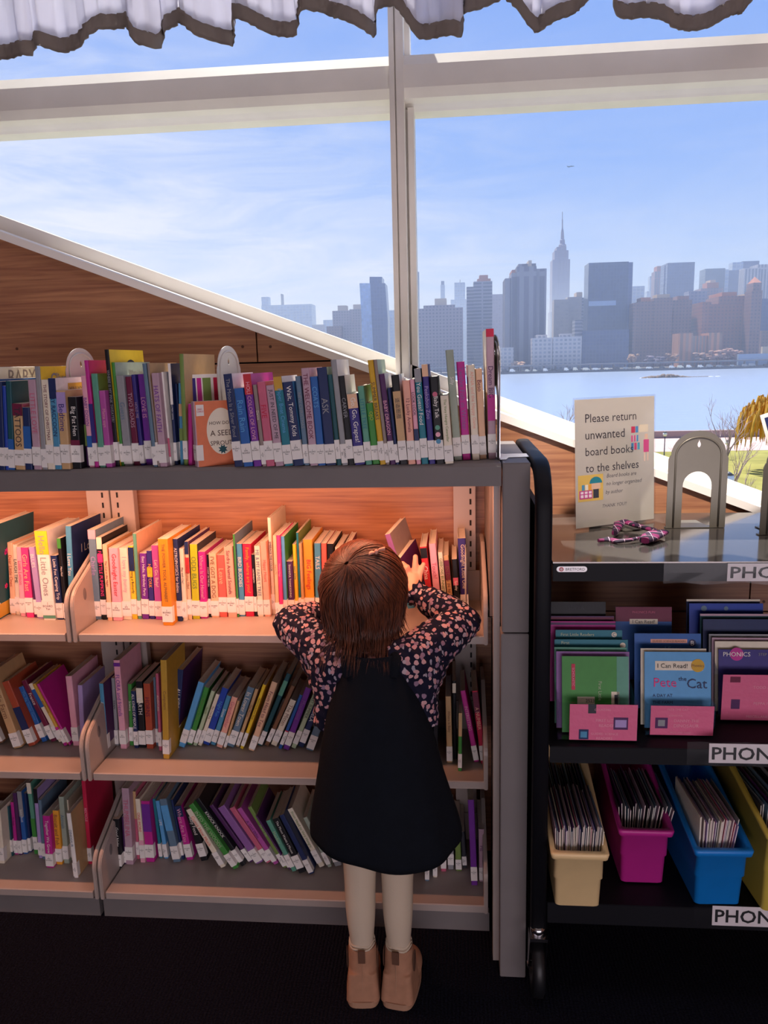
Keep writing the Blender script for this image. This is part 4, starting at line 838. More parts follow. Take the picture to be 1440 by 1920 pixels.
RUB = mat('caster_rubber', '121216', 0.45); CHROME = mat('caster_chrome', 'c8c8cc', 0.18, metal=1.0)
def caster(x, y):
    c = MB(); c.tube([(x, y, 0.168), (x, y, 0.146)], [0.0145, 0.0165], 18); b = c.build('caster', CHROME, cart)
    m = MB()
    for s in (-1, 1):
        m.prism([(y - 0.018, 0.142), (y + 0.014, 0.142), (y + 0.026, 0.062), (y + 0.010, 0.055)], 0, x + s * 0.0165 - 0.0012, x + s * 0.0165 + 0.0012)
    m.box(x - 0.0175, x + 0.0175, y - 0.018, y + 0.016, 0.140, 0.147); m.build('caster_fork', CHROME, b, local=False)
    w = MB(); rs = []
    for k in range(40):
        a = 2 * math.pi * k / 40; e = Vector((0, math.cos(a), math.sin(a))); c0 = Vector((x, y + 0.018, 0.0615))
        rs.append([c0 + e * r_ + Vector((dx, 0, 0)) for r_, dx in ((0.02, -0.011), (0.052, -0.013), (0.0605, -0.009), (0.0615, 0), (0.0605, 0.009), (0.052, 0.013), (0.02, 0.011))])
    rs.append(rs[0]); w.rings(rs, cap=False); w.build('caster_wheel', RUB, b)
    h = MB(); h.tube([(x - 0.019, y + 0.018, 0.0615), (x + 0.019, y + 0.018, 0.0615)], 0.006, 12); h.build('axle', CHROME, b)
for x in (0.0885, CX1 + 0.0165):
    for y in (CY0 + 0.012, CY1 + 0.05): caster(x, y)
# maker's plate
p = aty(1072, 1067, CY0); m = MB(); hw, hh = 0.027, 0.0052
m.prism([(p.x + (hw - hh) * sx + hh * math.cos(a), p.z + hh * math.sin(a)) for sx, a0 in ((1, -90), (-1, 90)) for a in (R(a0 + 18 * k) for k in range(11))], 1, CY0 - 0.0012, CY0)
pl = m.build('maker_plate', mat('plate_silver', 'a8a4a4', 0.3, metal=0.7), cart); pl['label'] = 'small silver oval plate'
put_text('plate_text', 'BRETFORD', INK, pl, (p.x + 0.006, CY0 - 0.0016, p.z), (1, 0, 0), (0, 0, 1), w=0.034, h=0.0055, local=False)
m = MB(); m.add([(p.x - 0.0185 + 0.004 * math.cos(2 * math.pi * k / 16), CY0 - 0.0016, p.z + 0.004 * math.sin(2 * math.pi * k / 16)) for k in range(16)], [tuple(range(16))]); m.build('plate_emblem', cmat('red'), pl)
m = MB(); m.add([(p.x - 0.0185 + 0.0026 * math.cos(2 * math.pi * k / 16), CY0 - 0.0019, p.z + 0.0026 * math.sin(2 * math.pi * k / 16)) for k in range(16)], [tuple(range(16))]); m.build('plate_emblem', mat('emblem_pale', 'e8c8c8', 0.5), pl)
# shelf signs under clear tape
TAPE = acrylic_mat('clear_tape', (0.93, 0.93, 0.94, 1), 0.03, 0.25)
SIGN = mat('sign_paper', 'efe6e6', 0.6)
def sign(px, py0, py1, label, tilt=0.0, tx=0):
    a, b = aty(px, py0, CY0), aty(px, py1, CY0); h = a.z - b.z; w = 0.172
    t = thing('shelf_sign', label, 'sign', (a.x, CY0 - 0.002, b.z), (tilt, 0, 0), None)
    m = MB(); m.box(0, w, -0.0006, 0, 0, h); m.build('sign_card', SIGN, t, local=True)
    put_text('sign_text', 'PHONICS', INK, t, (w * 0.5, -0.0014, h * 0.5), (1, 0, 0), (0, 0, 1), w=w * 0.94, h=h * 0.66, bold=0.015, fit=False)
    if tx:
        m = MB(); rs = []
        for k in range(9):
            x = -tx + (tx + w) * k / 8; j = 0.0012 * math.sin(k * 2.1)
            rs.append([(x, -0.0022 + j * 0.4, -0.004 + j * 2), (x, -0.0024, h * 0.5), (x, -0.0022, h + 0.003 + j)])
        m.rings(rs, closed=False, smooth=False); m.build('clear_tape', TAPE, t, local=True)
sign(1364, 1056, 1089, 'white shelf sign reading PHONICS on the cart top edge', 0, 0.11)
sign(1330, 1394, 1429, 'white shelf sign reading PHONICS under the clear holders', R(-4), 0.04)
sign(1336, 1698, 1733, 'white shelf sign reading PHONICS below the plastic bins', R(-3), 0.035)

# ------------------------------------------------------------------ paper notice in a plastic sleeve
bl, br = atz(1080, 992, 0.921), atz(1226, 973, 0.921)
dirx = (br - bl); yaw = math.atan2(dirx.y, dirx.x); wS = dirx.length; hS = aty(1077, 748, bl.y).z - 0.921
nt_ = thing('notice', 'white paper notice in a clear sleeve asking to return board books', 'notice', (bl.x, bl.y, 0.9185), (R(-3), 0, yaw))
nrm = Vector((-math.sin(yaw), math.cos(yaw), 0)); q_ = bl.lerp(br, 0.53) + nrm * 0.020
bookend((q_.x, q_.y, 0.917), yaw, 'grey metal bookend holding up the paper notice from behind', base_dir=-1)
NOTICE = thin_cloth('notice_paper', 'e6e0d8', 0.5)
MB().box(0, wS, -0.0002, 0.0002, 0.003, hS).build('paper_sheet', NOTICE, nt_, local=True)
MB().box(-0.005, wS + 0.003, -0.0012, -0.0009, 0.0, hS + 0.004).build('plastic_sleeve', acrylic_mat('sleeve_plastic', (0.97, 0.97, 0.97, 1), 0.05, 0.2), nt_, local=True)
def nline(s, x0, z, h, c='2c2c38', shear=0.0, w=None):
    vs_, fs, tw, th = text_geo(s, shear); k = h / 0.72; 
    ww_ = tw * k
    if w: k = w / tw; ww_ = w
    return put_text('printed_line', s, mat('print_' + c, c, 0.7), nt_, (x0 + ww_ / 2, -0.0005, z), (1, 0, 0), (0, 0, 1), w=ww_, shear=shear)
for i, (s, w_) in enumerate((('Please return', .64), ('unwanted', .49), ('board books', .60), ('to the shelves', .67))):
    nline(s, wS * 0.125, hS * (0.855 - i * 0.128), 0, w=wS * w_)
for i, (s, w_) in enumerate((('Board books are', .38), ('no longer organized', .46), ('by author', .22))): nline(s, wS * (0.385 - .007 * i), hS * (0.40 - i * 0.066), 0, '5a5a62', 0.25, w=wS * w_)
nline('THANK YOU!!', wS * 0.33, hS * 0.165, 0, '5a5a62', 0.25, w=wS * .31)
def chip(x0, x1, z0, z1, c, name='printed_picture', y=-0.0004):
    MB().box(wS * x0, wS * x1, y, y + 0.0001, hS * z0, hS * z1).build(name, mat('print_' + c, c, 0.7), nt_, local=True)
chip(.03, .34, .215, .42, 'd8b45c'); chip(.045, .205, .235, .30, 'c03a8a', y=-.0006)
for k in range(3): chip(.06 + .05 * k, .095 + .05 * k, .245, .268, 'f0dce8', y=-.0008); chip(.06 + .05 * k, .095 + .05 * k, .275, .293, 'f0dce8', y=-.0008)
for k, c in enumerate(('4a90b8', 'e8e0d0', 'e8a03c')): chip(.075 + .042 * k, .11 + .042 * k, .303, .345, c, y=-.0008)
chip(.215, .285, .235, .31, '2a3040', y=-.0006); chip(.19, .305, .305, .37, 'e0b8a0', y=-.0007)
m = MB(); m.add([(wS * (0.247 + 0.078 * math.cos(a)), -0.0009, hS * (0.352 + 0.05 * math.sin(a))) for a in (math.pi * k / 12 for k in range(13))], [tuple(range(13))]); m.build('printed_picture', cmat('teal'), nt_, local=True)
for x0, x1, z0, z1, c in ((.70, .75, .72, .77, 'c8305a'), (.755, .79, .72, .77, '4a90c8'), (.80, .92, .72, .78, 'e8d8c0'), (.70, .72, .65, .70, 'd84a90'), (.735, .755, .65, .70, 'd84a90'), (.77, .79, .65, .70, '4a90c8'), (.70, .73, .585, .64, '3a78b0'), (.74, .77, .585, .64, 'c83a70'), (.78, .81, .585, .64, '4aa0c0'), (.86, .93, .56, .66, 'd8408a'), (.875, .915, .66, .705, 'e8c0a8'), (.865, .885, .49, .56, 'e8c8b8'), (.905, .925, .49, .56, 'e8c8b8')):
    chip(x0, x1, z0, z1, c)

# ------------------------------------------------------------------ plaid hair band
bow = thing('headband', 'plaid purple fabric headband lying in front of the paper notice', 'headband', tuple(atz(1185, 1015, 0.9165)))
def strap(pts, wd, th, name, zoff=0.0):
    P = [atz(x, y, 0.9165) + Vector((0, 0, z)) for x, y, z in pts]; rs = []
    for i, p_ in enumerate(P):
        d = (P[min(i + 1, len(P) - 1)] - P[max(i - 1, 0)]); d.z = 0; d.normalize(); a = Vector((-d.y, d.x, 0))
        tw = 0.5 * math.sin(i * 1.3)
        w_ = wd[i] if isinstance(wd, list) else wd
        rs.append([p_ + a * (w_ * math.cos(t)) * (1 - .25 * abs(tw)) + Vector((0, 0, th * math.sin(t) + w_ * .35 * tw * math.cos(t) + th)) for t in (2 * math.pi * k / 12 for k in range(12))])
    m = MB(); m.rings(rs); o = m.build(name, PLAID, bow); return o
strap([(1122, 1017, 0), (1140, 1015, .001), (1158, 1019, .001), (1180, 1018, .002), (1205, 1013, .003), (1222, 1008, .004)], [.004, .010, .010, .008, .007, .006], .0035, 'band')
strap([(1152, 1008, .004), (1160, 994, .008), (1172, 990, .009), (1190, 995, .007), (1210, 999, .005), (1228, 1003, .004)], [.006, .012, .013, .012, .010, .007], .005, 'band')
strap([(1208, 1022, .003), (1218, 1017, .005), (1230, 1012, .006), (1243, 1008, .005)], [.012, .018, .018, .014], .006, 'bow_loop')
# card propped at the far bookend
p = aty(1425, 779, 0.085); rt_ = (R(-4), R(-17), R(8)); from mathutils import Euler
t = thing('card', 'small dark card in a pale border leaning at the edge of the view', 'card', p - Euler(rt_).to_matrix() @ Vector((0, 0, 0.195)), rt_)
MB().box(0, 0.12, 0, 0.0015, 0, 0.195).build('card_border', PAPER, t, local=True); MB().box(0.007, 0.113, -0.0006, 0, 0.01, 0.187).build('card_print', cmat('navy'), t, local=True)

# ------------------------------------------------------------------ clear holders with early readers
ACR = acrylic_mat('clear_acrylic', (0.94, 0.96, 0.96, 1), 0.03, 0.06)
HZ = 0.5605
def holder(pl, pr, yb, ytop, label, slant=R(-12)):
    a, b = atz(pl, yb, HZ), atz(pr, yb, HZ)
    w = b.x - a.x; h = aty(pl, ytop, a.y).z - HZ
    t = thing('leaflet_holder', label, 'display holder', (a.x, a.y, HZ))
    th = 0.002; dp = 0.135
    MB().box(th, w - th, 0, th, th, h).build('tray_front', ACR, t, local=True); MB().box(th, w - th, 0, dp, 0, th).build('tray_floor', ACR, t, local=True)
    MB().box(th, w - th, dp, dp + th, 0, h * 1.75).build('tray_back', ACR, t, local=True)
    for x in (0, w - th):
        m = MB(); m.prism([(0, 0), (dp, 0), (dp, h * 1.7), (0.03, h), (0, h)], 0, x, x + th); m.build('tray_side', ACR, t, local=True)
    return t, a, w, h
def booklet(par, x, y, z, w, h, lean, c, label, lines=(), spine=False, edge='cream', yaw=0.0):
    t = thing('booklet', label, 'booklet', (par[0] + x, par[1] + y, par[2] + z), (lean, 0, yaw), 'early reader booklets')
    MB().box(0, w, 0, 0.0022, 0, h).build('cover', [cmat(c)], t, local=True, bevel=0.0)
    MB().box(0.001, w - 0.001, 0.0023, 0.0042, 0.001, h - 0.001).build('pages', PAGES, t, local=True)
    for (s, cx_, cz_, ww_, hh_, cc, *r_) in lines:
        if s.startswith('#'):
            MB().box(w * (cx_ - ww_ / 2), w * (cx_ + ww_ / 2), -0.0004 - (r_[0] if r_ else 0), 0.0, h * (cz_ - hh_ / 2), h * (cz_ + hh_ / 2)).build('cover_panel', cmat(cc), t, local=True)
        elif s.startswith('@'):
            m = MB(); m.add([(w * cx_ + hh_ * h * math.cos(2 * math.pi * k / 24), -0.0008 - (r_[0] if r_ else 0), h * cz_ + hh_ * h * math.sin(2 * math.pi * k / 24)) for k in range(24)], [tuple(range(24))]); m.build('cover_roundel', cmat(cc), t, local=True)
        else:
            up = bool(r_ and r_[0] == 'v')
            put_text('cover_text', s, cmat(cc), t, (w * cx_, -0.0014, h * cz_), (0, 0, -1) if up else (1, 0, 0), (1, 0, 0) if up else (0, 0, 1), w=w * ww_ if not up else h * ww_, h=h * hh_ if not up else w * hh_)
    return t
def pink_card(t, w, h, x0, x1, z0, lines, marks):
    c = thing('label_card', None, 'label card', tuple(wm(t).translation + Vector((0, -0.0022, 0)))); 
    MB().box(w * x0, w * x1, -0.0006, 0, z0, h - 0.002).build('card_sheet', mat('card_pink', 'e0668e', 0.45, bump=(90, 0.5)), c, local=True)
    for s, cx_, cz_, ww_, hh_, in lines: put_text('card_text', s, mat('card_text_rose', 'eaa0b4', 0.6), c, (w * cx_, -0.0012, h * cz_), (1, 0, 0), (0, 0, 1), w=w * ww_, h=h * hh_)
    for i, (x, z, s1, s2, cc) in enumerate(marks): MB().box(w * (x - s1), w * (x + s1), -0.0010 - .0003 * i, -0.0006, h * (z - s2), h * (z + s2)).build('card_picture', cmat(cc), c, local=True)
    return c
t, a, w, h = holder(1046, 1194, 1387, 1317, 'clear acrylic holder of green and teal readers with a pink card')
A = (a.x, a.y, HZ + 0.003)
ln = R(-9)
booklet(A, -0.006, 0.128, 0.06, 0.118, 0.165, ln, 'black', 'black booklet with grey title at the back of the green reader holder', [('SUPER', .5, .93, .5, .05, 'charcoal'), ('#', .5, .72, 1, .08, 'plum')])
booklet(A, -0.004, 0.112, 0.035, 0.130, 0.165, ln, 'plum', 'plum booklet showing only its top edge behind the teal readers', [('#', .5, .97, 1, .03, 'maroon')])
booklet(A, -0.003, 0.100, 0.030, 0.130, 0.163, ln, 'magenta', 'magenta booklet directly behind the teal reader marked C', [('#', .5, .97, 1, .03, 'plum')])
booklet(A, 0.006, 0.080, 0.022, 0.130, 0.160, ln, 'teal', 'teal early reader marked with a letter C above the green one', [('First Little Readers', .33, .945, .5, .045, 'palegreen'), ('@', .88, .945, 0, .032, 'cream'), ('C', .88, .945, .06, .04, 'teal')])
booklet(A, 0.002, 0.064, 0.012, 0.142, 0.156, ln, 'teal', 'second teal early reader peeking over the green one', [('First', .15, .96, .15, .04, 'palegreen'), ('@', .93, .93, 0, .035, 'cream')])
booklet(A, 0.0, 0.048, 0.008, 0.138, 0.150, ln, 'seagreen', 'sea green reader directly behind the green one', [])
booklet(A, 0.002, 0.036, 0.004, 0.139, 0.150, ln, 'violet', 'violet reader just behind the green reader in front', [])
booklet(A, 0.011, 0.022, 0.002, 0.126, 0.148, ln, 'green', 'bright green early reader with a red vertical logo, front of its holder', [('#', .91, .5, .18, 1, 'seagreen'), ('#', .17, .73, .055, .34, 'crimson', .0003), ('SCHOLASTIC', .17, .73, .30, .034, 'pink', 'v'), ('First Little', .57, .55, .34, .05, 'palegreen', 'v'), ('#', .36, .42, .26, .10, 'cream'), ('2523', .42, .42, .13, .05, 'charcoal'), ('#', .80, .44, .12, .2, 'cream'), ('#', .81, .44, .05, .12, 'charcoal', .0004)])
c = pink_card(t, w, h, 0.14, 0.985, 0.002, [('FIRST LITTLE', .62, .56, .3, .09), ('READERS', .62, .42, .22, .09), ('COUNTING', .55, .84, .2, .07), ('GUIDED SCIENCE', .58, .2, .34, .09), ('READERS', .58, .08, .2, .08)], [(.42, .86, .05, .12, 'charcoal'), (.78, .48, .09, .16, 'plum'), (.78, .48, .07, .10, 'lavender'), (.32, .18, .06, .13, 'navy'), (.32, .18, .04, .08, 'steel')])
tag(c, 'pink card on the clear holder of green readers'); c.parent = None
t, a, w, h = holder(1210, 1338, 1378, 1320, 'clear acrylic holder of blue readers with a pink card')
A = (a.x, a.y, HZ + 0.003)
booklet(A, -0.034, 0.118, 0.060, 0.112, 0.150, ln, 'blue', 'dark blue phonics booklet with a maroon top in the back', [('#', .5, .90, 1, .2, 'maroon'), ('PHONICS FUN', .5, .93, .4, .05, 'rose'), ('#', .5, .80, .5, .07, 'cream', .0003), ('I Can Read!', .5, .80, .4, .06, 'charcoal')])
booklet(A, -0.008, 0.060, 0.024, 0.128, 0.150, ln, 'blue', 'blue science reader marked with a letter B behind the sky blue one', [('#', .52, .90, .55, .05, 'salmon'), ('GUIDED SCIENCE READERS', .52, .90, .5, .03, 'brown'), ('@', .87, .875, 0, .05, 'navy'), ('B', .87, .875, .06, .06, 'white'), ('I See', .55, .80, .3, .06, 'sky')])
booklet(A, -0.002, 0.030, 0.004, 0.124, 0.150, ln, 'cream', 'cream-edged reader directly behind the sky blue phonics reader', [])
booklet(A, 0.003, 0.020, 0.002, 0.125, 0.149, ln, 'sky', 'sky blue phonics reader with a pink and navy title', [('#', .52, .82, .72, .12, 'cream'), ('I Can Read!', .42, .82, .45, .085, 'black'), ('@', .80, .825, 0, .085, 'mustard'), ('Phonics', .80, .825, .19, .05, 'brown'), ('Pete', .31, .60, .34, .17, 'hotpink'), ('the', .57, .65, .12, .07, 'navy'), ('Cat', .79, .59, .3, .17, 'navy'), ('A DAY AT', .27, .43, .3, .065, 'navy'), ('THE FARM', .27, .34, .3, .065, 'navy')])
c = pink_card(t, w, h, 0.06, 0.97, 0.002, [('PETE THE CAT', .45, .86, .3, .08), ('SCIENCE FUN', .42, .66, .2, .06), ('DANNY THE', .58, .50, .36, .11), ('DINOSAUR', .58, .34, .36, .11), ('FROG AND TOAD', .5, .12, .3, .06)], [(.22, .42, .09, .17, 'plum'), (.22, .42, .05, .10, 'grey')])
tag(c, 'pink card on the clear holder of blue readers'); c.parent = None
t, a, w, h = holder(1346, 1480, 1350, 1262, 'clear acrylic holder cut by the view edge with phonics readers')
A = (a.x, a.y, HZ + 0.003)
booklet(A, -0.03, 0.118, 0.055, 0.15, 0.150, ln, 'navy', 'navy booklet at the back of the edge holder', [('#', .5, .985, 1, .03, 'cream')])
booklet(A, -0.028, 0.105, 0.050, 0.15, 0.150, ln, 'royal', 'royal blue booklet with a pale emblem in the edge holder', [('@', .2, .93, 0, .04, 'slate'), ('@', .5, .93, 0, .03, 'slate')])
booklet(A, -0.012, 0.082, 0.035, 0.15, 0.150, ln, 'deepteal', 'dark teal booklet in the middle of the edge holder', [('#', .5, .985, 1, .03, 'mauve')])
booklet(A, -0.010, 0.068, 0.030, 0.15, 0.148, ln, 'navy', 'plain navy booklet behind three pale ones in the edge holder', [])
for k in range(3): booklet(A, -0.004 + .003 * k, 0.046 - .010 * k, 0.012 - .004 * k, 0.145, 0.142, ln, ('grey', 'mauve', 'cream')[k], ('grey', 'mauve', 'cream')[k] + ' thin booklet fanned behind the phonics step reader', [])
booklet(A, 0.006, 0.016, 0.001, 0.145, 0.132, ln, 'indigo', 'indigo phonics step reader behind a tall pink card', [('@', .24, .93, 0, .10, 'magenta'), ('PHONICS', .24, .93, .36, .07, 'white'), ('STEP INTO READING', .78, .93, .5, .065, 'grey')])
c = pink_card(t, w, h, 0.03, 0.97, 0.002, [('TODD PARR', .62, .72, .34, .07), ('PEPPA PIG', .60, .38, .26, .06), ('MISCELLANEOUS', .58, .1, .4, .06)], [(.2, .88, .07, .06, 'maroon'), (.22, .36, .06, .1, 'plum')])
tag(c, 'tall pink card on the holder cut by the view edge'); c.parent = None

# ------------------------------------------------------------------ plastic bins filed with thin booklets
BZ = 0.2285
def bin_(pl, pr, yb, ytop, c, label, cname, depth=0.29, yaw=0.0, n_books=34, fill=(0.05, 0.95), tops=None, hk=1.0):
    a, b = atz(pl, yb, BZ), atz(pr, yb, BZ); wb = b.x - a.x
    h = (aty(pl, ytop, a.y - 0.01).z - BZ)
    t = thing('book_bin', label, 'bin', ((a.x + b.x) / 2, a.y, BZ), (0, 0, yaw), 'plastic bins of booklets')
    M_ = mat('bin_' + cname, c, 0.42, noise=(30, 0.03))
    h2 = h * 1.5
    def ring(z, hw, y0, y1, r_=0.008, zb=None):
        pts = []
        for cx_, cy_, a0 in ((hw - r_, y1 - r_, 0), (-hw + r_, y1 - r_, 90), (-hw + r_, y0 + r_, 180), (hw - r_, y0 + r_, 270)):
            for k in range(5):
                an = R(a0 + k * 22.5); y_ = cy_ + r_ * math.sin(an)
                zz = z if zb is None else z + (zb - z) * max(0, min(1, (y_ - y0 - 0.02) / 0.10)) ** 1.0
                pts.append((cx_ + r_ * math.cos(an), y_, zz))
        return pts
    hb, ht = wb / 2, wb / 2 * 1.09
    m = MB()
    def lerp(k): return hb + (ht - hb) * k
    rs = [ring(0.0, hb - 0.003, 0.003, depth - 0.003), ring(0.003, hb, 0, depth)]
    rs += [ring(h * 0.5, lerp(.5), -0.004, depth + 0.004), ring(h * 0.51, lerp(.51) + 0.0025, -0.0065, depth + 0.006)]
    rs += [ring(h - 0.014, ht, -0.012, depth + 0.012, zb=h2 - 0.014), ring(h - 0.013, ht + 0.007, -0.020, depth + 0.018, zb=h2 - 0.013), ring(h - 0.002, ht + 0.009, -0.022, depth + 0.02, zb=h2 - 0.002), ring(h, ht + 0.007, -0.020, depth + 0.018, zb=h2)]
    rs += [ring(h, ht - 0.001, -0.010, depth + 0.01, zb=h2), ring(h * 0.5, lerp(.5) - 0.003, -0.001, depth, zb=h2 * .5), ring(0.004, hb - 0.003, 0.003, depth - 0.003)]
    m.rings(rs); o = m.build('bin_body', M_, t, local=True)
    return t, a, wb, h
GRP = []
def file_booklets(t, wb, h, n, x0, x1, y0, bh, cols, label, group, lean=0.06, depth=0.15):
    """thin leaflets standing side by side, spines towards the aisle"""
    base = wm(t); protos = {}
    for k in range(n):
        c = cols[k % len(cols)]
        hh = bh * (0.94 + 0.08 * rnd.random())
        x = x0 + (x1 - x0) * (k + .5) / n
        ln_ = lean * (x - (x0 + x1) / 2) / wb * 4 + rnd.uniform(-.003, .003) + lean
        r_ = thing('thin_booklet', label, 'booklet', tuple(base @ Vector((x, y0 + rnd.uniform(0, .012), 0.006))), (0, ln_, base.to_euler().z), group)
        key_ = c
        if key_ not in protos:
            m = MB(); m.box(-.0009, .0009, 0, depth, 0, 1); cv = m.build('cover', cmat(c), r_, local=True)
            m = MB(); m.box(-.00055, .00055, -.0003, depth - .002, .004, .997); pg = m.build('pages', PAGES, r_, local=True)
            protos[key_] = (cv, pg)
            cv.scale = pg.scale = (1, 1, hh)
        else:
            for o in protos[key_]:
                q = o.copy(); q.parent = r_; q.scale = (1, 1, hh); col.objects.link(q)
ALLC = ['mauve', 'slate', 'plum', 'cream', 'charcoal', 'rose', 'grey', 'lavender', 'navy', 'taupe']
t, a, wb, h = bin_(1041, 1123, 1699, 1594, 'f0cf98', 'pale yellow plastic bin packed with thin booklets at the cart end', 'pale_yellow')
file_booklets(t, wb, h, 34, -wb * .48, wb * .48, 0.004, h * 1.25, ALLC, 'thin booklet filed upright in the pale yellow bin', 'booklets in the pale yellow bin', 0.02)
file_booklets(t, wb, h, 22, -wb * .48, wb * .48, 0.150, h * 1.2, ['charcoal', 'navy', 'plum', 'slate'], 'dark booklet filed behind others in the pale yellow bin', 'rear booklets in the pale yellow bin', 0.02, 0.12)
t, a, wb, h = bin_(1164, 1242, 1655, 1551, 'c22a8e', 'magenta plastic bin set back between the pale yellow and blue bins', 'magenta')
file_booklets(t, wb, h, 20, -wb * .46, wb * .40, 0.02, h * 1.15, ['charcoal', 'plum', 'grey', 'slate', 'mauve'], 'thin booklet filed upright in the magenta bin', 'booklets in the magenta bin', 0.08)
t, a, wb, h = bin_(1302, 1386, 1696, 1588, '127cd0', 'bright blue plastic bin half filled with pale booklets', 'blue', yaw=R(2))
file_booklets(t, wb, h, 24, -wb * .42, wb * .16, 0.006, h * 1.3, ['cream', 'mauve', 'taupe', 'rose', 'lavender', 'grey'], 'thin pale booklet filed upright in the blue bin', 'booklets in the blue bin', 0.07)
t, a, wb, h = bin_(1428, 1508, 1708, 1556, 'd8bc50', 'mustard yellow bin cut off by the edge of the view', 'mustard', yaw=R(4))
file_booklets(t, wb, h, 14, -wb * .48, wb * .1, 0.03, h * 1.15, ['charcoal', 'grey', 'slate', 'plum'], 'thin grey booklet filed upright in the mustard bin', 'booklets in the mustard bin', 0.09)
# ------------------------------------------------------------------ the toddler at the shelf, seen from behind
def remeshed(mb, voxel, smooth=6, fac=0.5):
    me = bpy.data.meshes.new('tmp'); me.from_pydata([tuple(v) for v in mb.v], [], mb.f)
    bm = bmesh.new(); bm.from_mesh(me); bmesh.ops.recalc_face_normals(bm, faces=bm.faces); bm.to_mesh(me); bm.free()
    o = bpy.data.objects.new('tmp', me); col.objects.link(o)
    r_ = o.modifiers.new('r', 'REMESH'); r_.mode = 'VOXEL'; r_.voxel_size = voxel
    s = o.modifiers.new('s', 'SMOOTH'); s.iterations = smooth; s.factor = fac
    out = evaluated(o); bpy.data.meshes.remove(me)
    for p in out.polygons: p.use_smooth = True
    return out
def add_mesh(name, me, m, parent):
    inv = wm(parent).inverted(); me.transform(inv); me.materials.clear(); me.materials.append(m)
    o = bpy.data.objects.new(name, me); col.objects.link(o); o.parent = parent; me.name = name
    return o
kid = thing('person', "toddler with auburn hair in a dark pinafore and floral sleeves reaching into the bookcase", 'person', (-0.225, -0.2, 0.0))
HC = Vector((-0.252, -0.092, 0.838))            # head centre
hrot = Matrix.Rotation(R(-14), 3, 'X') @ Matrix.Rotation(R(6), 3, 'Y')
SHL, SHR = Vector((-0.296, -0.145, 0.700)), Vector((-0.160, -0.145, 0.706))
EL, ER = Vector((-0.413, -0.045, 0.748)), Vector((-0.055, -0.035, 0.750))
WL, WR = Vector((-0.335, 0.020, 0.752)), aty(775, 1108, 0.040)
b = MB()
b.ell(HC, (0.068, 0.080, 0.085), 28, 18, rot=hrot)
b.ell(HC + hrot @ Vector((0, 0.030, -0.040)), (0.052, 0.050, 0.050), 22, 14, rot=hrot)                  # jaw and cheeks
b.ell(HC + hrot @ Vector((0, 0.080, -0.028)), (0.009, 0.011, 0.012), 12, 8, rot=hrot)                   # nose
b.ell(HC + hrot @ Vector((0, 0.073, -0.055)), (0.016, 0.008, 0.006), 12, 8, rot=hrot)                   # lips
for s in (-1, 1):
    b.ell(HC + hrot @ Vector((s * 0.067, 0.004, -0.022)), (0.007, 0.014, 0.020), 12, 8, rot=hrot)       # ears
    b.ell(HC + hrot @ Vector((s * 0.032, 0.052, -0.038)), (0.024, 0.022, 0.022), 14, 10, rot=hrot)
b.tube([HC + Vector((0, -0.022, -0.05)), Vector((-0.235, -0.135, 0.735)), Vector((-0.228, -0.15, 0.69))], [0.034, 0.031, 0.042], 16)
b.tube([(-0.222, -0.19, 0.37), (-0.222, -0.19, 0.45), (-0.224, -0.178, 0.55), (-0.228, -0.16, 0.64), (-0.228, -0.148, 0.70)], [0.068, 0.078, 0.076, 0.070, 0.052], 20)
for s, e, w in ((SHL, EL, WL), (SHR, ER, WR)):
    b.tube([Vector((-0.228, -0.15, 0.69)), s, s.lerp(e, .5), e], [0.036, 0.032, 0.028, 0.024], 14)
    b.tube([e, e.lerp(w, .45), w], [0.024, 0.0225, 0.0165], 14); b.ell(e, (0.025, 0.025, 0.025), 12, 8)
for x, kx in ((-0.262, -0.264), (-0.188, -0.187)):
    b.tube([(x + 0.004, -0.19, 0.42), (kx, -0.188, 0.30), (kx, -0.194, 0.22), (kx, -0.192, 0.12), (kx, -0.188, 0.05)], [0.038, 0.026, 0.024, 0.018, 0.018], 14)
    b.ell((kx, -0.15, 0.022), (0.02, 0.055, 0.014), 14, 8)
# right hand: back towards us, little and ring finger stretched, the other two hooked over the book
def finger(pts, rads): b.tube(pts, rads, 12); b.ell(pts[-1], (rads[-1],) * 3, 10, 8); [b.ell(p_, (r_ * 1.03,) * 3, 10, 8) for p_, r_ in zip(pts[1:-1], rads[1:-1])]
H = lambda x, y, Y: aty(x, y, Y)
palm = [H(761, 1085, .064), H(769, 1081, .066), H(777, 1080, .065), H(785, 1083, .061)]
b.tube([WR, WR.lerp((palm[1] + palm[2]) / 2, .45), (palm[1] + palm[2]) / 2], [0.0155, 0.0175, 0.0165], 14)
for q in palm: b.tube([WR + (q - (palm[1] + palm[2]) / 2) * .35, q], [0.011, 0.0088], 12); b.ell(q, (.009, .009, .009), 10, 8)
finger([palm[3], H(789, 1072, .066), H(794, 1058, .072)], [.0072, .0066, .0054])
finger([palm[2], H(778.5, 1063, .070), H(779, 1044, .076)], [.0078, .0072, .0060])
finger([palm[1], H(763, 1064, .060), H(754.5, 1057, .072), H(752, 1061, .082)], [.0080, .0074, .0066, .0056])
finger([palm[0], H(752, 1073, .054), H(745.5, 1065, .064), H(745, 1070, .076)], [.0080, .0074, .0066, .0056])
finger([WR + Vector((-.012, .012, .012)), H(752, 1100, .072), H(746, 1090, .085)], [.0095, .0085, .0062])
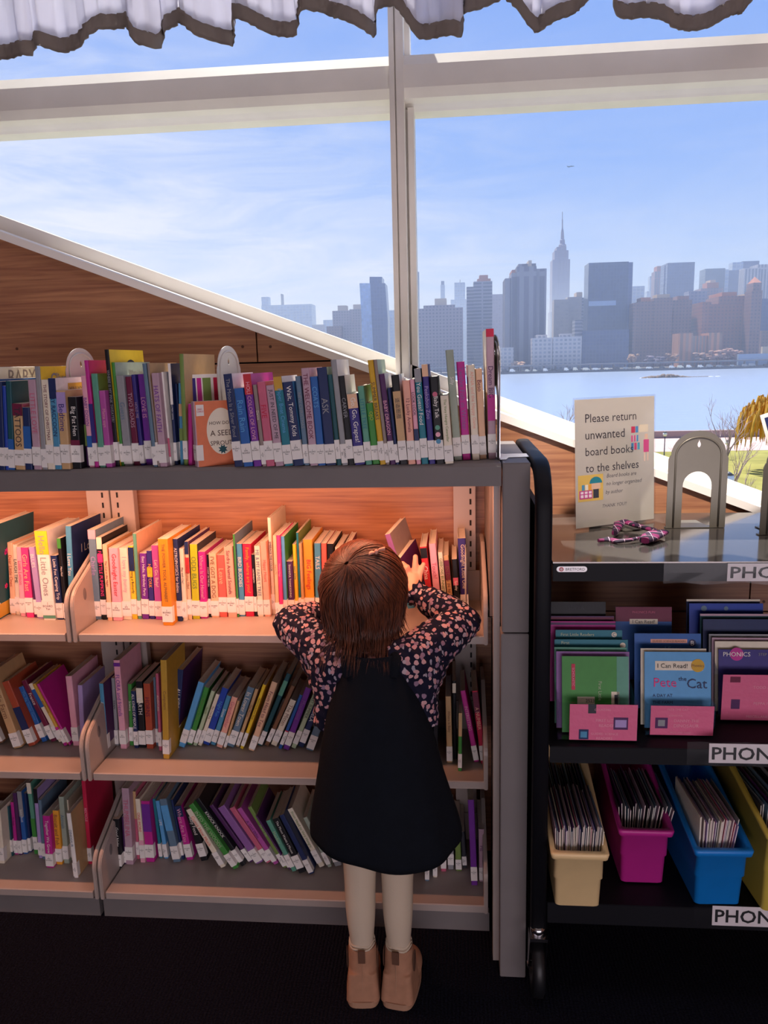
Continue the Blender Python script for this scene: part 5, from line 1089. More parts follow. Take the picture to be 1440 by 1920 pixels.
# left hand resting on the shelf
lw = WL; lp = WL + Vector((0.035, 0.03, -0.012))
b.tube([lw, lp], [0.0155, 0.0165], 12)
for k in range(4):
    q = lp + Vector((0.012 - .009 * k, 0.004 + .004 * k, -0.004)); finger([lp, q + Vector((.012, .012, -.004)), q + Vector((.026 - .004 * k, .026, -.010))], [.0085, .0070, .0056])
finger([lw + Vector((.012, 0, 0)), lw + Vector((.036, .004, -.006)), lw + Vector((.05, .014, -.012))], [.009, .008, .006])
body = add_mesh('body', remeshed(b, 0.0024, 4, 0.45), SKIN, kid)
# face: eyes, brows and mouth (turned away from us)
fm = MB(); 
for s in (-1, 1): fm.ell(HC + hrot @ Vector((s * 0.027, 0.0745, -0.012)), (0.0085, 0.004, 0.0075), 14, 10, rot=hrot)
fm.build('eyes', mat('eye_brown', '2a1a14', 0.15), kid)
fm = MB(); fm.ell(HC + hrot @ Vector((0, 0.0795, -0.055)), (0.013, 0.003, 0.0028), 14, 8, rot=hrot); fm.build('mouth', mat('lip_rose', 'c06a68', 0.4), kid)

# blouse: floral cotton with full sleeves
c = MB()
c.rings([[Vector((cx + rx * math.cos(t), cy_ + ry * math.sin(t), z)) for t in (2 * math.pi * k / 28 for k in range(28))]
         for z, cx, cy_, rx, ry in ((0.52, -.222, -.182, .088, .078), (0.60, -.224, -.168, .089, .076), (0.66, -.227, -.155, .090, .070), (0.70, -.229, -.148, .080, .060), (0.728, -.231, -.145, .046, .044), (0.738, -.233, -.143, .036, .036))])
for s, e, w, sg in ((SHL, EL, WL, -1), (SHR, ER, WR, 1)):
    side_ = Vector((sg * 0.015, -0.005, -0.075))
    c.tube([s.lerp(Vector((-.228, -.15, .69)), .5), s, s.lerp(e, .35), s.lerp(e, .7), e + (e - s).normalized() * 0.004], [0.050, 0.051, 0.047, 0.044, 0.036], 20)
    c.tube([s + side_ * 1.7, s + side_ * 0.9, s + Vector((sg * .02, .01, -.01))], [0.030, 0.040, 0.046], 18)           # loose underarm fullness
    c.tube([s + side_ * 0.95, s.lerp(e, .45) + Vector((0, 0, -.022)), e + Vector((0, 0, -.012))], [0.034, 0.036, 0.026], 18)
    d = (w - e)
    c.ell(e, (0.037, 0.038, 0.033), 18, 12)
    c.tube([e, e + d * .3, e + d * .62, e + d * .80, e + d * .88], [0.036, 0.037, 0.032, 0.024, 0.0225], 20)
    cf = MB()
me = remeshed(c, 0.003, 5, 0.5)
for v in me.vertices:                               # soft creases
    p = v.co; k = 0.0022 * math.sin(p.x * 210 + p.z * 150) * math.sin(p.y * 170 + p.z * 90 + 1.3)
    v.co = p + v.normal * k
add_mesh('blouse', me, FLORAL, kid)
for s, e, w in ((SHL, EL, WL), (SHR, ER, WR)):
    d = (w - e).normalized(); a = d.cross(Vector((0, 0, 1))).normalized(); u = a.cross(d); f = MB(); rs = []
    for k, (tt, rr) in enumerate(((.84, .021), (.88, .0235), (.92, .027), (.945, .029), (.945, .0275), (.90, .022), (.86, .0195))):
        p = e + (w - e) * tt; rs.append([p + (a * math.cos(t) + u * math.sin(t)) * (rr + (0.0032 * math.sin(t * 9) if rr > .025 else 0)) + d * (0.002 * math.sin(t * 9 + 1) if rr > .025 else 0) for t in (2 * math.pi * i / 54 for i in range(54))])
    f.rings(rs, cap=False); f.build('cuff_frill', FLORAL, kid)

# pinafore: dark A-line
PINA = mat('pinafore_cloth', '0d1119', 0.92, spec=0.15, noise=(40, 0.10), bump=(240, 0.35))
p = MB(); rs = []; NS = 96
PROF = ((0.735, -.229, -.150, .056, .052), (0.715, -.229, -.153, .066, .060), (0.69, -.228, -.158, .072, .070), (0.66, -.226, -.164, .082, .080), (0.62, -.224, -.172, .095, .090), (0.56, -.221, -.180, .110, .100), (0.50, -.219, -.186, .122, .109),
        (0.45, -.216, -.190, .134, .116), (0.41, -.214, -.192, .144, .121), (0.385, -.213, -.193, .148, .122), (0.372, -.213, -.193, .148, .122))
for z, cx, cy_, rx, ry in PROF:
    k = max(0, (0.66 - z) / 0.29); ring = []
    for i in range(NS):
        t = 2 * math.pi * i / NS; w = 1 + k * (0.022 * math.sin(t * 5 + .7) + 0.013 * math.sin(t * 9 + 2))
        ring.append((cx + rx * w * math.cos(t), cy_ + ry * w * math.sin(t), z + k * (0.007 * math.sin(t * 2 + .5) - 0.008 * math.cos(t))))
    rs.append(ring)
rs += [[(x + (cx0 - x) * .02, y + (-.193 - y) * .02, z + .002) for x, y, z in rs[-1]] for cx0 in (-.216,)]
rs += [[(x, y, z) for x, y, z in [(-.216 + (x_ + .216) * .93, -.193 + (y_ + .193) * .93, z_ + .02) for x_, y_, z_ in rs[-1]]]]
p.rings(rs, cap=False); pin = p.build('pinafore', PINA, kid)
for s in (-1, 1):
    t = MB(); t.tube([(-.229 + s * .040, -.208, .70), (-.230 + s * .046, -.190, .728), (-.231 + s * .045, -.15, .745), (-.231 + s * .042, -.112, .725)], 0.012, 12, sq=0.5); t.build('pinafore_strap', PINA, kid)

# tights and ankle boots
TIGHT = mat('cream_tights', 'cbb8a2', 0.85, spec=0.2, bump=(420, 0.25))
SUEDE = mat('tan_suede', 'a97c62', 0.9, spec=0.15, noise=(50, 0.10)); SOLE = mat('boot_sole', 'a67e64', 0.8); TAB = mat('pull_tab', '5e3d2c', 0.85)
for x, kx, yaw in ((-0.258, -0.2655, R(4)), (-0.190, -0.1905, R(-9))):
    t = MB(); t.tube([(x, -.185, .45), (x, -.187, .38), (kx + .001, -.187, .32), (kx, -.188, .27), (kx, -.194, .225), (kx, -.195, .185), (kx, -.192, .145), (kx, -.190, .12), (kx, -.189, .09)],
                     [.048, .043, .0355, .0315, .0312, .0295, .0255, .0235, .023], 24)
    o = t.build('tights', TIGHT, kid); sb = o.modifiers.new('s', 'SUBSURF'); sb.levels = sb.render_levels = 1
    for z, rr in ((.128, .0245), (.121, .0252)):
        w = MB(); w.tube([(kx + rr * math.cos(2 * math.pi * k / 28), -.190 + rr * math.sin(2 * math.pi * k / 28), z + .002 * math.sin(k)) for k in range(29)], .0022, 8); w.build('tights_wrinkle', TIGHT, o)
    rz = Matrix.Rotation(yaw, 3, 'Z'); org = Vector((kx, -.190, 0)); B_ = lambda q: org + rz @ Vector(q)
    bt = thing('boot_tmp', None, None); bpy.data.objects.remove(bt)
    s = MB()
    s.tube([B_((0, .002, .116)), B_((0, 0, .095)), B_((0, -.001, .06)), B_((0, .004, .035))], [.0285, .0295, .0305, .0305], 24)
    s.ell(B_((0, .0, .028)), (.0325, .034, .03), 22, 14); s.ell(B_((.001, .055, .024)), (.0335, .055, .026), 24, 14, rot=rz)
    rr_ = [(cx_ + .012 * math.cos(R(a0_ + 15 * k)), cy2 + .012 * math.sin(R(a0_ + 15 * k))) for cx_, cy2, a0_ in ((.0215, .03, 0), (-.0215, .03, 90), (-.0215, -.0245, 180), (.0215, -.0245, 270)) for k in range(7)]
    s.rings([[B_((x_ * k_, y_ * k_, z_)) for x_, y_ in rr_] for z_, k_ in ((.004, 1.02), (.02, 1.0), (.045, .93), (.07, .86))])
    me = remeshed(s, .0022, 4, .5)
    for v in me.vertices:
        if v.co.z < .010: v.co.z = .010
    bo = add_mesh('boot', me, SUEDE, kid); bo['label'] = 'tan suede ankle boot'
    m = MB(); ol = []
    for k in range(40):
        a_ = 2 * math.pi * k / 40; yy = math.sin(a_); cc_ = math.cos(a_); q_ = .45 if yy < 0 else 1.0; ol.append(B_((.0355 * math.copysign(abs(cc_) ** q_, cc_), .030 + (.070 * -(abs(yy) ** .6) if yy < 0 else .078 * yy), 0)))
    m.prism([(q.x, q.y) for q in ol], 2, 0.0, 0.013); m.build('boot_sole', SOLE, bo)
    m = MB(); m.box(-.007, .007, -.0335, -.0305, .098, .126); m.v = [B_(v) for v in m.v]; m.build('pull_tab', TAB, bo)
    for sx in (-1, 1):
        m = MB(); m.add([B_((sx * (.0305), .002 + .012 * math.cos(a_), .085 + .024 * math.sin(a_))) for a_ in (2 * math.pi * k / 20 for k in range(20))] + [B_((sx * (.0318), .002 + .012 * math.cos(a_), .085 + .024 * math.sin(a_))) for a_ in (2 * math.pi * k / 20 for k in range(20))], [tuple(range(20)), tuple(range(20, 40))] + [(k, (k + 1) % 20, 20 + (k + 1) % 20, 20 + k) for k in range(20)]); m.build('elastic_gusset', TAB, bo)
    m = MB(); m.tube([B_((0, -.0305, .100)), B_((0, -.0318, .06)), B_((0, -.0345, .03)), B_((0, -.0345, .014))], .0011, 6); m.build('heel_seam', SOLE, bo)

# hair: a cap of locks falling from the crown
hair = MB(); rh = random.Random(3)
AX = Vector((0.083, 0.090, 0.094)); CROWN = Vector((-0.24, -0.66, 0.70)); CROWN.normalize()
def skull(d, out=0.0):
    l = hrot.transposed() @ d; k = 1 / math.sqrt((l.x / (AX.x + out)) ** 2 + (l.y / (AX.y + out)) ** 2 + (l.z / (AX.z + out)) ** 2)
    return HC + d * k
a0 = CROWN.cross(Vector((1, 0, 0))).normalized(); b0 = CROWN.cross(a0).normalized()
def lock(phi, fall, out, jit, flick, twist=0.55):
    """phi: heading round the crown; returns a path that swirls off the crown, runs down the skull and then hangs"""
    amax = R(40); fr_ = False
    h = a0 * math.cos(phi) + b0 * math.sin(phi)
    while amax < R(165):                            # down to where the skull turns under, or to the brow
        d = CROWN * math.cos(amax) + h * math.sin(amax)
        if d.z < 0.04 - 0.10 * max(0, -d.y): break
        if d.y > 0.62 and d.z < 0.66: fr_ = True; break
        amax += R(4)
    pts = []
    for k in range(10):
        u = k / 9; p2 = phi + twist * (1 - u) ** 2; h2 = a0 * math.cos(p2) + b0 * math.sin(p2)
        a = amax * (0.03 + 0.97 * u); d = (CROWN * math.cos(a) + h2 * math.sin(a)); pts.append(skull(d, out))
    if not fr_:
        p_, v = pts[-1].copy(), (pts[-1] - pts[-2]).normalized(); steps = 9; st = fall / steps
        for k in range(steps):
            u = k / (steps - 1); rad = Vector((p_.x - HC.x, p_.y - HC.y + .02, 0)); rad = rad / max(rad.length, .01)
            pull = Vector((jit[0] * .22, jit[1] * .2, -1)) - rad * (0.30 if k < 5 else 0.12) + rad * flick * max(0, u - .55) * 2.4
            v = (v * 0.6 + pull.normalized() * 0.4).normalized(); p_ = p_ + v * st
            if p_.z < 0.762:                        # lies over the back, or ends on the shoulder
                if p_.y > -0.105: break
                w_ = min(1, (0.762 - p_.z) / 0.055) ** 1.3; p_.y = min(p_.y, p_.y * (1 - w_) + w_ * (-0.214 - (0.74 - p_.z) * 0.45 + 2.2 * (p_.x + 0.235) ** 2))
            pts.append(p_.copy())
    return pts
base = []
NB = 72
rs_paths = []
for i in range(NB):
    phi = 2 * math.pi * i / NB; pth = lock(phi, 0.092, -0.004, (0, 0), 0.0); base.append(pth)
mlen = max(len(q) for q in base)
for q in base:
    while len(q) < mlen: q.append(q[-1] + Vector((0, 0, -0.0004)))
hair.rings([[q[k] for q in base] for k in range(mlen)], cap=True)
clumps = [(rh.uniform(0, 2 * math.pi), rh.gauss(0, .35), rh.gauss(0, .35), rh.choice([0, .2, .5, .8, 1.2, 1.7]), rh.uniform(.082, .122)) for _ in range(95)]
for i in range(1500):
    c0 = clumps[i % len(clumps)]; phi = c0[0] + rh.gauss(0, .11)
    pth = lock(phi, c0[4] * rh.uniform(.86, 1.06), rh.uniform(-.003, .0045), (c0[1] + rh.gauss(0, .15), c0[2] + rh.gauss(0, .15)), c0[3] + rh.uniform(-.1, .25))
    r0 = rh.uniform(.0009, .0018); n = len(pth); sway = rh.uniform(-1, 1) * .005; ph = rh.uniform(0, 6)
    pth = [q + Vector((sway * math.sin(k * .6 + ph), sway * .5 * math.cos(k * .5 + ph), 0)) * (k / n) for k, q in enumerate(pth)]
    hair.tube(pth, [r0 * (0.55 + 0.6 * math.sin(math.pi * (k / (n - 1)) ** .7)) * (1 if k < n - 3 else .6 if k < n - 2 else .3 if k < n - 1 else .08) for k in range(n)], 5, cap=False)
hr = hair.build('hair', HAIR, kid)
cl = thing('tmp', None, None); bpy.data.objects.remove(cl)
q = aty(705, 1037, -0.13); q = skull((q - HC).normalized(), .006)
m = MB()
CLIP = mat('clip_peach', 'd89a86', 0.6, noise=(200, .15))
for s in (-1, 1):
    m.tube([q + Vector((s * .001, 0, 0)), q + Vector((s * .008, -.003, .003 + s * .003)), q + Vector((s * .017, -.002, .001 + s * .006))], [.003, .007, .0085], 10, sq=.45)
m.ell(q + Vector((0, -.003, .001)), (.004, .004, .005), 10, 8)
hc_ = m.build('hair_clip', CLIP, kid); hc_['label'] = 'small peach bow hair clip'
# ------------------------------------------------------------------ outdoors: river, far shore and skyline
GZ = -10.4; RZ = -12.5
def water_mat():
    m = mat('river_water', '92a2bf', 0.25, spec=0.5); n, l, b = nodes_of(m)
    t = n.new('ShaderNodeTexCoord'); p = n.new('ShaderNodeMapping'); p.inputs['Scale'].default_value = (0.10, 0.5, 1); l.new(t.outputs['Object'], p.inputs[0])
    z = n.new('ShaderNodeTexNoise'); z.inputs['Scale'].default_value = 1.0; z.inputs['Detail'].default_value = 6; l.new(p.outputs[0], z.inputs['Vector'])
    u = n.new('ShaderNodeBump'); u.inputs['Strength'].default_value = 0.5; u.inputs['Distance'].default_value = 0.5; l.new(z.outputs[0], u.inputs['Height']); l.new(u.outputs[0], b.inputs['Normal'])
    return m
MB().box(-1500, 2200, 118, 800, RZ - 1, RZ).build('river', water_mat())['kind'] = 'structure'
MB().box(-2500, 4000, 735, 4200, RZ - 1, RZ + 2.2).build('far_shore_ground', mat('shore_concrete', '6f6a6a', 0.9, noise=(.02, .2)))['kind'] = 'structure'
LAWN = mat('lawn_green', '8f8a4e', 0.95, spec=.1, noise=(.35, .22))
MB().box(-60, 190, 14, 96, GZ - 1, GZ).build('lawn', LAWN)['kind'] = 'structure'
MB().box(-60, 190, 96, 112, GZ - 1, GZ + .02).build('promenade_path', mat('promenade_paving', 'c8a8a0', 0.9, noise=(.6, .1)))['kind'] = 'structure'
MB().box(-60, 190, 112, 113, GZ - 3, GZ + 1.0).build('promenade_path_wall', mat('promenade_wall', '9a8884', 0.9))['kind'] = 'structure'

def facade(name, wall, glass, sx, sz, frac=0.35, rough=0.5, vert=False):
    """window grid: wall colour as mortar, glass as bricks (pattern in metres, on the building's own coordinates)"""
    if name in MATS: return MATS[name]
    m = mat(name, wall, rough); n, l, b = nodes_of(m)
    t = n.new('ShaderNodeTexCoord'); s = n.new('ShaderNodeSeparateXYZ'); l.new(t.outputs['Object'], s.inputs[0])
    a = n.new('ShaderNodeMath'); a.operation = 'ADD'; l.new(s.outputs[0], a.inputs[0]); l.new(s.outputs[1], a.inputs[1])
    cb = n.new('ShaderNodeCombineXYZ'); l.new(a.outputs[0], cb.inputs[0]); l.new(s.outputs[2], cb.inputs[1])
    k = n.new('ShaderNodeTexBrick'); k.offset = 0; k.inputs['Scale'].default_value = 1; k.inputs['Brick Width'].default_value = sx; k.inputs['Row Height'].default_value = sz
    k.inputs['Mortar Size'].default_value = min(sx, sz) * frac * .5; k.inputs['Mortar Smooth'].default_value = .1
    g2 = tuple(v * 1.35 for v in lin(glass)[:3]) + (1,)
    k.inputs['Color1'].default_value = lin(glass); k.inputs['Color2'].default_value = g2; k.inputs['Mortar'].default_value = lin(wall)
    l.new(cb.outputs[0], k.inputs['Vector']); l.new(k.outputs[0], b.inputs['Base Color'])
    return m
ROOFM = mat('roof_block', '7c7270', 0.9)
def building(name, label, D, parts, depth=None, group=None):
    """parts: (part name, x0, x1, ytop, material, y offset in depth): silhouettes read at distance D"""
    x0 = min(q[1] for q in parts); x1 = max(q[2] for q in parts)
    c = aty((x0 + x1) / 2, 690, D); t = thing(name, label, 'building', (c.x, D, RZ + 2.2), (0, 0, 0), group)
    for q in parts:
        nm, a, b, yt, m_ = q[:5]; dy = q[5] if len(q) > 5 else 0; z0 = q[6] if len(q) > 6 else None
        p0, p1 = aty(a, yt, D + dy), aty(b, yt, D + dy); w = p1.x - p0.x
        dp = depth or max(18, min(w, 45))
        m = MB(); m.box(p0.x, p1.x, D + dy, D + dy + dp, RZ + 2.2 if z0 is None else aty(a, z0, D + dy).z, p0.z); m.build(nm, m_, t)
    return t
f = facade
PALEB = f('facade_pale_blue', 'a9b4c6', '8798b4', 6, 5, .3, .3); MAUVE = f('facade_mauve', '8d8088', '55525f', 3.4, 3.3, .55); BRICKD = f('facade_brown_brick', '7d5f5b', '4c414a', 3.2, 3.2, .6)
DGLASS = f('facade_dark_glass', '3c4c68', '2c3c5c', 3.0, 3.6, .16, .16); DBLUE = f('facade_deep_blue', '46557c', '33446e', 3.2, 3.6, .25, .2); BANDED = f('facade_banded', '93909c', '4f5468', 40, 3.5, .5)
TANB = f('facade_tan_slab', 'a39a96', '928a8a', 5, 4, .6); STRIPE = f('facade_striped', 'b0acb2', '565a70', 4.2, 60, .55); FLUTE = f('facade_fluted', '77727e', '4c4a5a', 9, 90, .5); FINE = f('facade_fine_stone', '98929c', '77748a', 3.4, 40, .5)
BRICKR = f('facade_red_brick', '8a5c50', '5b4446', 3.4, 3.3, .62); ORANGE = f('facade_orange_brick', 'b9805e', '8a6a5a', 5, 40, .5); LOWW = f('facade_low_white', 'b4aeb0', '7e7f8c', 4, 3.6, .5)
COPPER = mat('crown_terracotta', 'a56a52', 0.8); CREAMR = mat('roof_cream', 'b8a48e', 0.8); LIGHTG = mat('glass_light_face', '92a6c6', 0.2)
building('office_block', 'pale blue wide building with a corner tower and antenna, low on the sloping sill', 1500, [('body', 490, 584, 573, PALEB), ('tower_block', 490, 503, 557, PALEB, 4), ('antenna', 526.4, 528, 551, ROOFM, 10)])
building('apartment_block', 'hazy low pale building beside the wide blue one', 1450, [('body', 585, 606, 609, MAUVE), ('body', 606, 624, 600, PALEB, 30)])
building('apartment_tower', 'mauve twin apartment tower just before the bent glass tower', 1000, [('body', 623, 655, 583, MAUVE), ('roof_block', 633, 649, 573, CREAMR, 4), ('body', 655, 682, 580, MAUVE, 30), ('roof_block', 662, 680, 571, CREAMR, 34)])
building('apartment_block', 'low mauve building in front of the mauve twin tower', 930, [('body', 612, 640, 612, BRICKD), ('body', 640, 676, 606, MAUVE, 10)])
def bent_tower():
    t = thing('glass_tower', 'bent blue glass tower standing close to the window mullion', 'building', (aty(700, 690, 850).x, 850, RZ + 2.2))
    def seg(nm, xs, m_, dy):
        m = MB(); r_ = []
        for (a, b_, y) in xs:
            p0, p1 = aty(a, y, 850 + dy), aty(b_, y, 850 + dy); r_.append([(p0.x, 850 + dy, p0.z), (p1.x, 850 + dy, p1.z), (p1.x, 880 + dy, p1.z), (p0.x, 880 + dy, p0.z)])
        m.rings(r_, smooth=False); m.build(nm, m_, t)
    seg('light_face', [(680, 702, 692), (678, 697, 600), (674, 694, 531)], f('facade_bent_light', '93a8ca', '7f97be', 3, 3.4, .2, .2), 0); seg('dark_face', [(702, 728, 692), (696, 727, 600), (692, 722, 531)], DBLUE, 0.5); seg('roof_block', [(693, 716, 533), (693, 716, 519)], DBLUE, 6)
bent_tower()
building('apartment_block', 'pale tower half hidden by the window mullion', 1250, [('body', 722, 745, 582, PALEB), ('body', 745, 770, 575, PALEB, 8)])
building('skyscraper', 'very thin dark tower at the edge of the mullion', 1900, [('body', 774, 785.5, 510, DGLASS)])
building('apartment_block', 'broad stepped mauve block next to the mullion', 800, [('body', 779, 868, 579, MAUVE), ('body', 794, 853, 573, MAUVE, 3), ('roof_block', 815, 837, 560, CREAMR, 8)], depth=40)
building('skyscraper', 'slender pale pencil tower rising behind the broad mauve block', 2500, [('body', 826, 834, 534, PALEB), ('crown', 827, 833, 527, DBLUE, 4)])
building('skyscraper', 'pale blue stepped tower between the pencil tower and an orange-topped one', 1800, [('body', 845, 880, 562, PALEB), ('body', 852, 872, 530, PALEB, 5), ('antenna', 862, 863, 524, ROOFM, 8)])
building('apartment_tower', 'banded grey tower with an orange octagonal crown', 850, [('body', 875, 892, 538, BANDED), ('body', 888, 923, 528, BANDED, -3), ('crown', 895, 920, 523, COPPER, 2), ('crown', 899, 915, 516, COPPER, 5)])
building('apartment_block', 'pale mauve slab between the banded tower and the fluted one', 1100, [('body', 922, 946, 552, f('facade_pale_mauve', 'a397a2', '8e8694', 4, 4, .5))])
building('apartment_tower', 'large fluted grey tower with a chimney on its roof', 780, [('body', 947, 962, 522, FLUTE), ('body', 959, 971, 512, FLUTE, -2), ('body', 969, 1006, 500, FLUTE, -4), ('chimney', 991, 997, 488, CREAMR, 3), ('roof_block', 972, 1005, 495, FLUTE, 6), ('body', 1004, 1025, 504, FLUTE, -1), ('roof_block', 960, 966, 506, COPPER, 5)], depth=36)
t = building('skyscraper', 'tall stepped stone skyscraper with a needle spire', 2600, [('body', 1032, 1071, 585, FINE), ('shaft', 1036, 1069, 487, FINE, 6), ('shoulder', 1040, 1066, 470, FINE, 10), ('shoulder', 1044, 1062, 463, FINE, 14)], depth=60)
m = MB(); D = 2640; rs = []
for hw, y in ((6.8, 463), (6.6, 459), (4.6, 458), (4.2, 450), (3.0, 449), (2.6, 436), (1.8, 431), (1.1, 428), (1.0, 412), (.6, 410), (.45, 397)):
    c0 = aty(1054.5, y, D); r_ = hw * D / F; rs.append([c0 + Vector((r_ * math.cos(2 * math.pi * k / 12), r_ * math.sin(2 * math.pi * k / 12), 0)) for k in range(12)])
m.rings(rs, smooth=False); m.build('spire', FINE, t)
building('office_block', 'pale tan slab in front of the needle-spired skyscraper', 900, [('body', 1039, 1067, 562, TANB), ('body', 1064, 1091, 557, TANB, 12), ('roof_block', 1081, 1092, 548, CREAMR, 16), ('body', 1089, 1108, 558, BANDED, 14)])
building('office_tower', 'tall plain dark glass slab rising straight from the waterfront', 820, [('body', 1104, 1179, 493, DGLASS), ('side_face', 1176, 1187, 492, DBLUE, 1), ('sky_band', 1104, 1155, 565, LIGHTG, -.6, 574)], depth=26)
building('office_block', 'low dark glass podium at the foot of the dark slab', 800, [('body', 1092, 1180, 620, DBLUE), ('annex', 1078, 1092, 600, BANDED, 2)], depth=17)
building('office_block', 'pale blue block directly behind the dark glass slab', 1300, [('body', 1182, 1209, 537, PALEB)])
building('apartment_tower', 'ornate brown block with a narrow setback, first of the brown row', 800, [('body', 1188, 1199, 568, BRICKD), ('body', 1196, 1226, 566, BRICKD, 4), ('penthouse', 1202, 1220, 558, COPPER, 8)])
building('apartment_tower', 'ornate brown block with a pale parapet, second of the brown row', 805, [('body', 1226.5, 1262, 559, BRICKD), ('penthouse', 1232, 1256, 552, CREAMR, 6)])
building('apartment_tower', 'ornate brown block with dark window strips, last of the brown row', 810, [('body', 1262.5, 1298, 563, BRICKD), ('penthouse', 1270, 1292, 555, BRICKR, 6)])
building('apartment_tower', 'brick tower with an orange roof block beside dark blue glass', 1200, [('body', 1228, 1254, 509, f('facade_brick_pale', '91757a', '6c6672', 4, 40, .5)), ('roof_block', 1232, 1243, 499, COPPER, 6)])
building('office_tower', 'dark blue glass tower with a flat top above the brown blocks', 1100, [('body', 1252, 1303, 493, DBLUE), ('wing', 1246, 1262, 498, DBLUE, 12)])
building('skyscraper', 'thin pale blue spire behind the brick tower with an orange roof block', 1900, [('body', 1219, 1230, 518, PALEB), ('body', 1213, 1222, 546, PALEB, 6)])
building('apartment_tower', 'bluish mauve tower left bare between blue glass and brown brick', 900, [('body', 1292, 1326, 546, f('facade_bluish', '878396', '5b6080', 4, 3.4, .5))])
building('office_tower', 'dark teal flat-topped tower behind a pink stepped roof', 1210, [('body', 1323, 1360, 504, f('facade_teal_dark', '49586c', '34465c', 3, 3.5, .2, .2)), ('side_face', 1358, 1367, 505, PALEB, 2)])
building('office_tower', 'deep blue tower beside the dark teal one', 1230, [('body', 1365, 1396, 507, DBLUE)])
building('office_tower', 'two-toned glass tower taller than the deep blue one', 1300, [('body', 1374, 1394, 492, PALEB), ('body', 1392, 1424, 490, DBLUE, 2)])
building('office_tower', 'striped pale tower near the edge of the view', 1100, [('body', 1396, 1426, 503, STRIPE), ('body', 1420, 1460, 496, STRIPE, 10)])
building('apartment_tower', 'pinkish stepped tower behind the large brown brick block', 980, [('body', 1314, 1356, 541, f('facade_pinkish', '93787c', '66606e', 3.4, 3.4, .5)), ('penthouse', 1326, 1348, 530, COPPER, 5), ('penthouse', 1332, 1342, 525, CREAMR, 8)])
building('apartment_block', 'large brown brick apartment block with stepped roofline', 792, [('body', 1316, 1416, 571, BRICKR), ('wing', 1348, 1404, 556, BRICKR, 4), ('penthouse', 1354, 1382, 548, COPPER, 8), ('turret', 1396, 1402, 551, CREAMR, 5), ('wing', 1318, 1334, 566, BRICKR, -4)], depth=40)
t = building('apartment_tower', 'art deco brown tower with a pointed roof at the view edge', 770, [('body', 1410, 1430, 545, BRICKD), ('body', 1413, 1428, 530, BRICKD, 4)])
a, b = aty(1413, 530, 774), aty(1428, 530, 774); cx_ = (a.x + b.x) / 2; tp = aty(1420, 517, 774)
m = MB(); m.add([(a.x, 774, a.z), (b.x, 774, a.z), (b.x, 790, a.z), (a.x, 790, a.z), (cx_, 782, tp.z)], [(0, 1, 4), (1, 2, 4), (2, 3, 4), (3, 0, 4), (3, 2, 1, 0)]); m.build('roof', COPPER, t)
building('office_block', 'dark building cut by the edge of the view beyond the brown tower', 840, [('body', 1427, 1475, 560, DBLUE), ('body', 1428, 1480, 620, BRICKD, -10)])
building('low_building', 'low orange brick building with two end towers on the waterfront', 758, [('end_tower', 1274, 1300, 625, ORANGE, -3), ('body', 1299, 1332, 630, f('facade_vent_slots', 'b0795a', '7e6a60', 3, 80, .4)), ('end_tower', 1330, 1355, 624, ORANGE, -3)], depth=24)
building('low_building', 'low pale building with set-back roof beneath the fluted tower', 740, [('body', 998, 1036, 634, LOWW), ('roof_block', 1006, 1026, 628, LOWW, 8)])
building('low_building', 'low pale building beneath the tan slab', 740, [('body', 1037, 1091, 632, LOWW), ('roof_block', 1050, 1072, 626, LOWW, 8)])
building('low_building', 'small pale block under the shiny bookend, on the waterfront', 742, [('body', 940, 963, 652, LOWW)])
building('low_building', 'glassy low pavilion at the view edge of the waterfront', 738, [('body', 1385, 1440, 664, LIGHTG), ('kiosk', 1430, 1460, 650, CREAMR, 2)], depth=4)
t = thing('elevated_highway', 'dark elevated roadway running along the far waterfront', 'road', (aty(1200, 690, 722).x, 722, RZ + 2.2))
a, b = aty(700, 690, 722), aty(1560, 690, 722); m = MB(); m.box(a.x, b.x, 722, 734, RZ + 6.2, RZ + 7.4); m.build('deck', mat('deck_grey', '6a6870', 0.9), t)
m = MB(); 
for k in range(40): x = a.x + (b.x - a.x) * k / 39; m.box(x - .7, x + .7, 726, 728, RZ + 1, RZ + 6.3)
m.build('piers', ROOFM, t); MB().box(a.x, b.x, 719, 722, RZ - 1, RZ + 1.6).build('sea_wall', mat('sea_wall', '4c4a50', 0.9), t)
rv = random.Random(5)
for k in range(26):
    x = 946 + k * 19.4 + rv.uniform(-5, 5); c = aty(x, 690, 720.5); ln = rv.uniform(3.6, 6.2); hh = rv.uniform(1.5, 2.6)
    t = thing('parked_car', 'pale vehicle parked on the far waterfront below the elevated roadway', 'car', (c.x, 720.5, RZ + 1.6), (0, 0, 0), 'vehicles on the far waterfront')
    cc = rv.choice(['white', 'cream', 'grey', 'white', 'charcoal'])
    m = MB(); m.prism([(c.x - ln / 2, RZ + 1.9), (c.x + ln / 2, RZ + 1.9), (c.x + ln / 2, RZ + 1.9 + hh * .5), (c.x + ln * .3, RZ + 1.9 + hh * .55), (c.x + ln * .18, RZ + 1.9 + hh), (c.x - ln * .4, RZ + 1.9 + hh), (c.x - ln / 2, RZ + 1.9 + hh * .5)], 1, 719.6, 721.4); m.build('body', cmat(cc), t)
    m = MB(); [m.tube([(c.x + s * ln * .3, 719.5, RZ + 1.95), (c.x + s * ln * .3, 721.5, RZ + 1.95)], .35, 10) for s in (-1, 1)]; m.build('wheels', DARK, t)
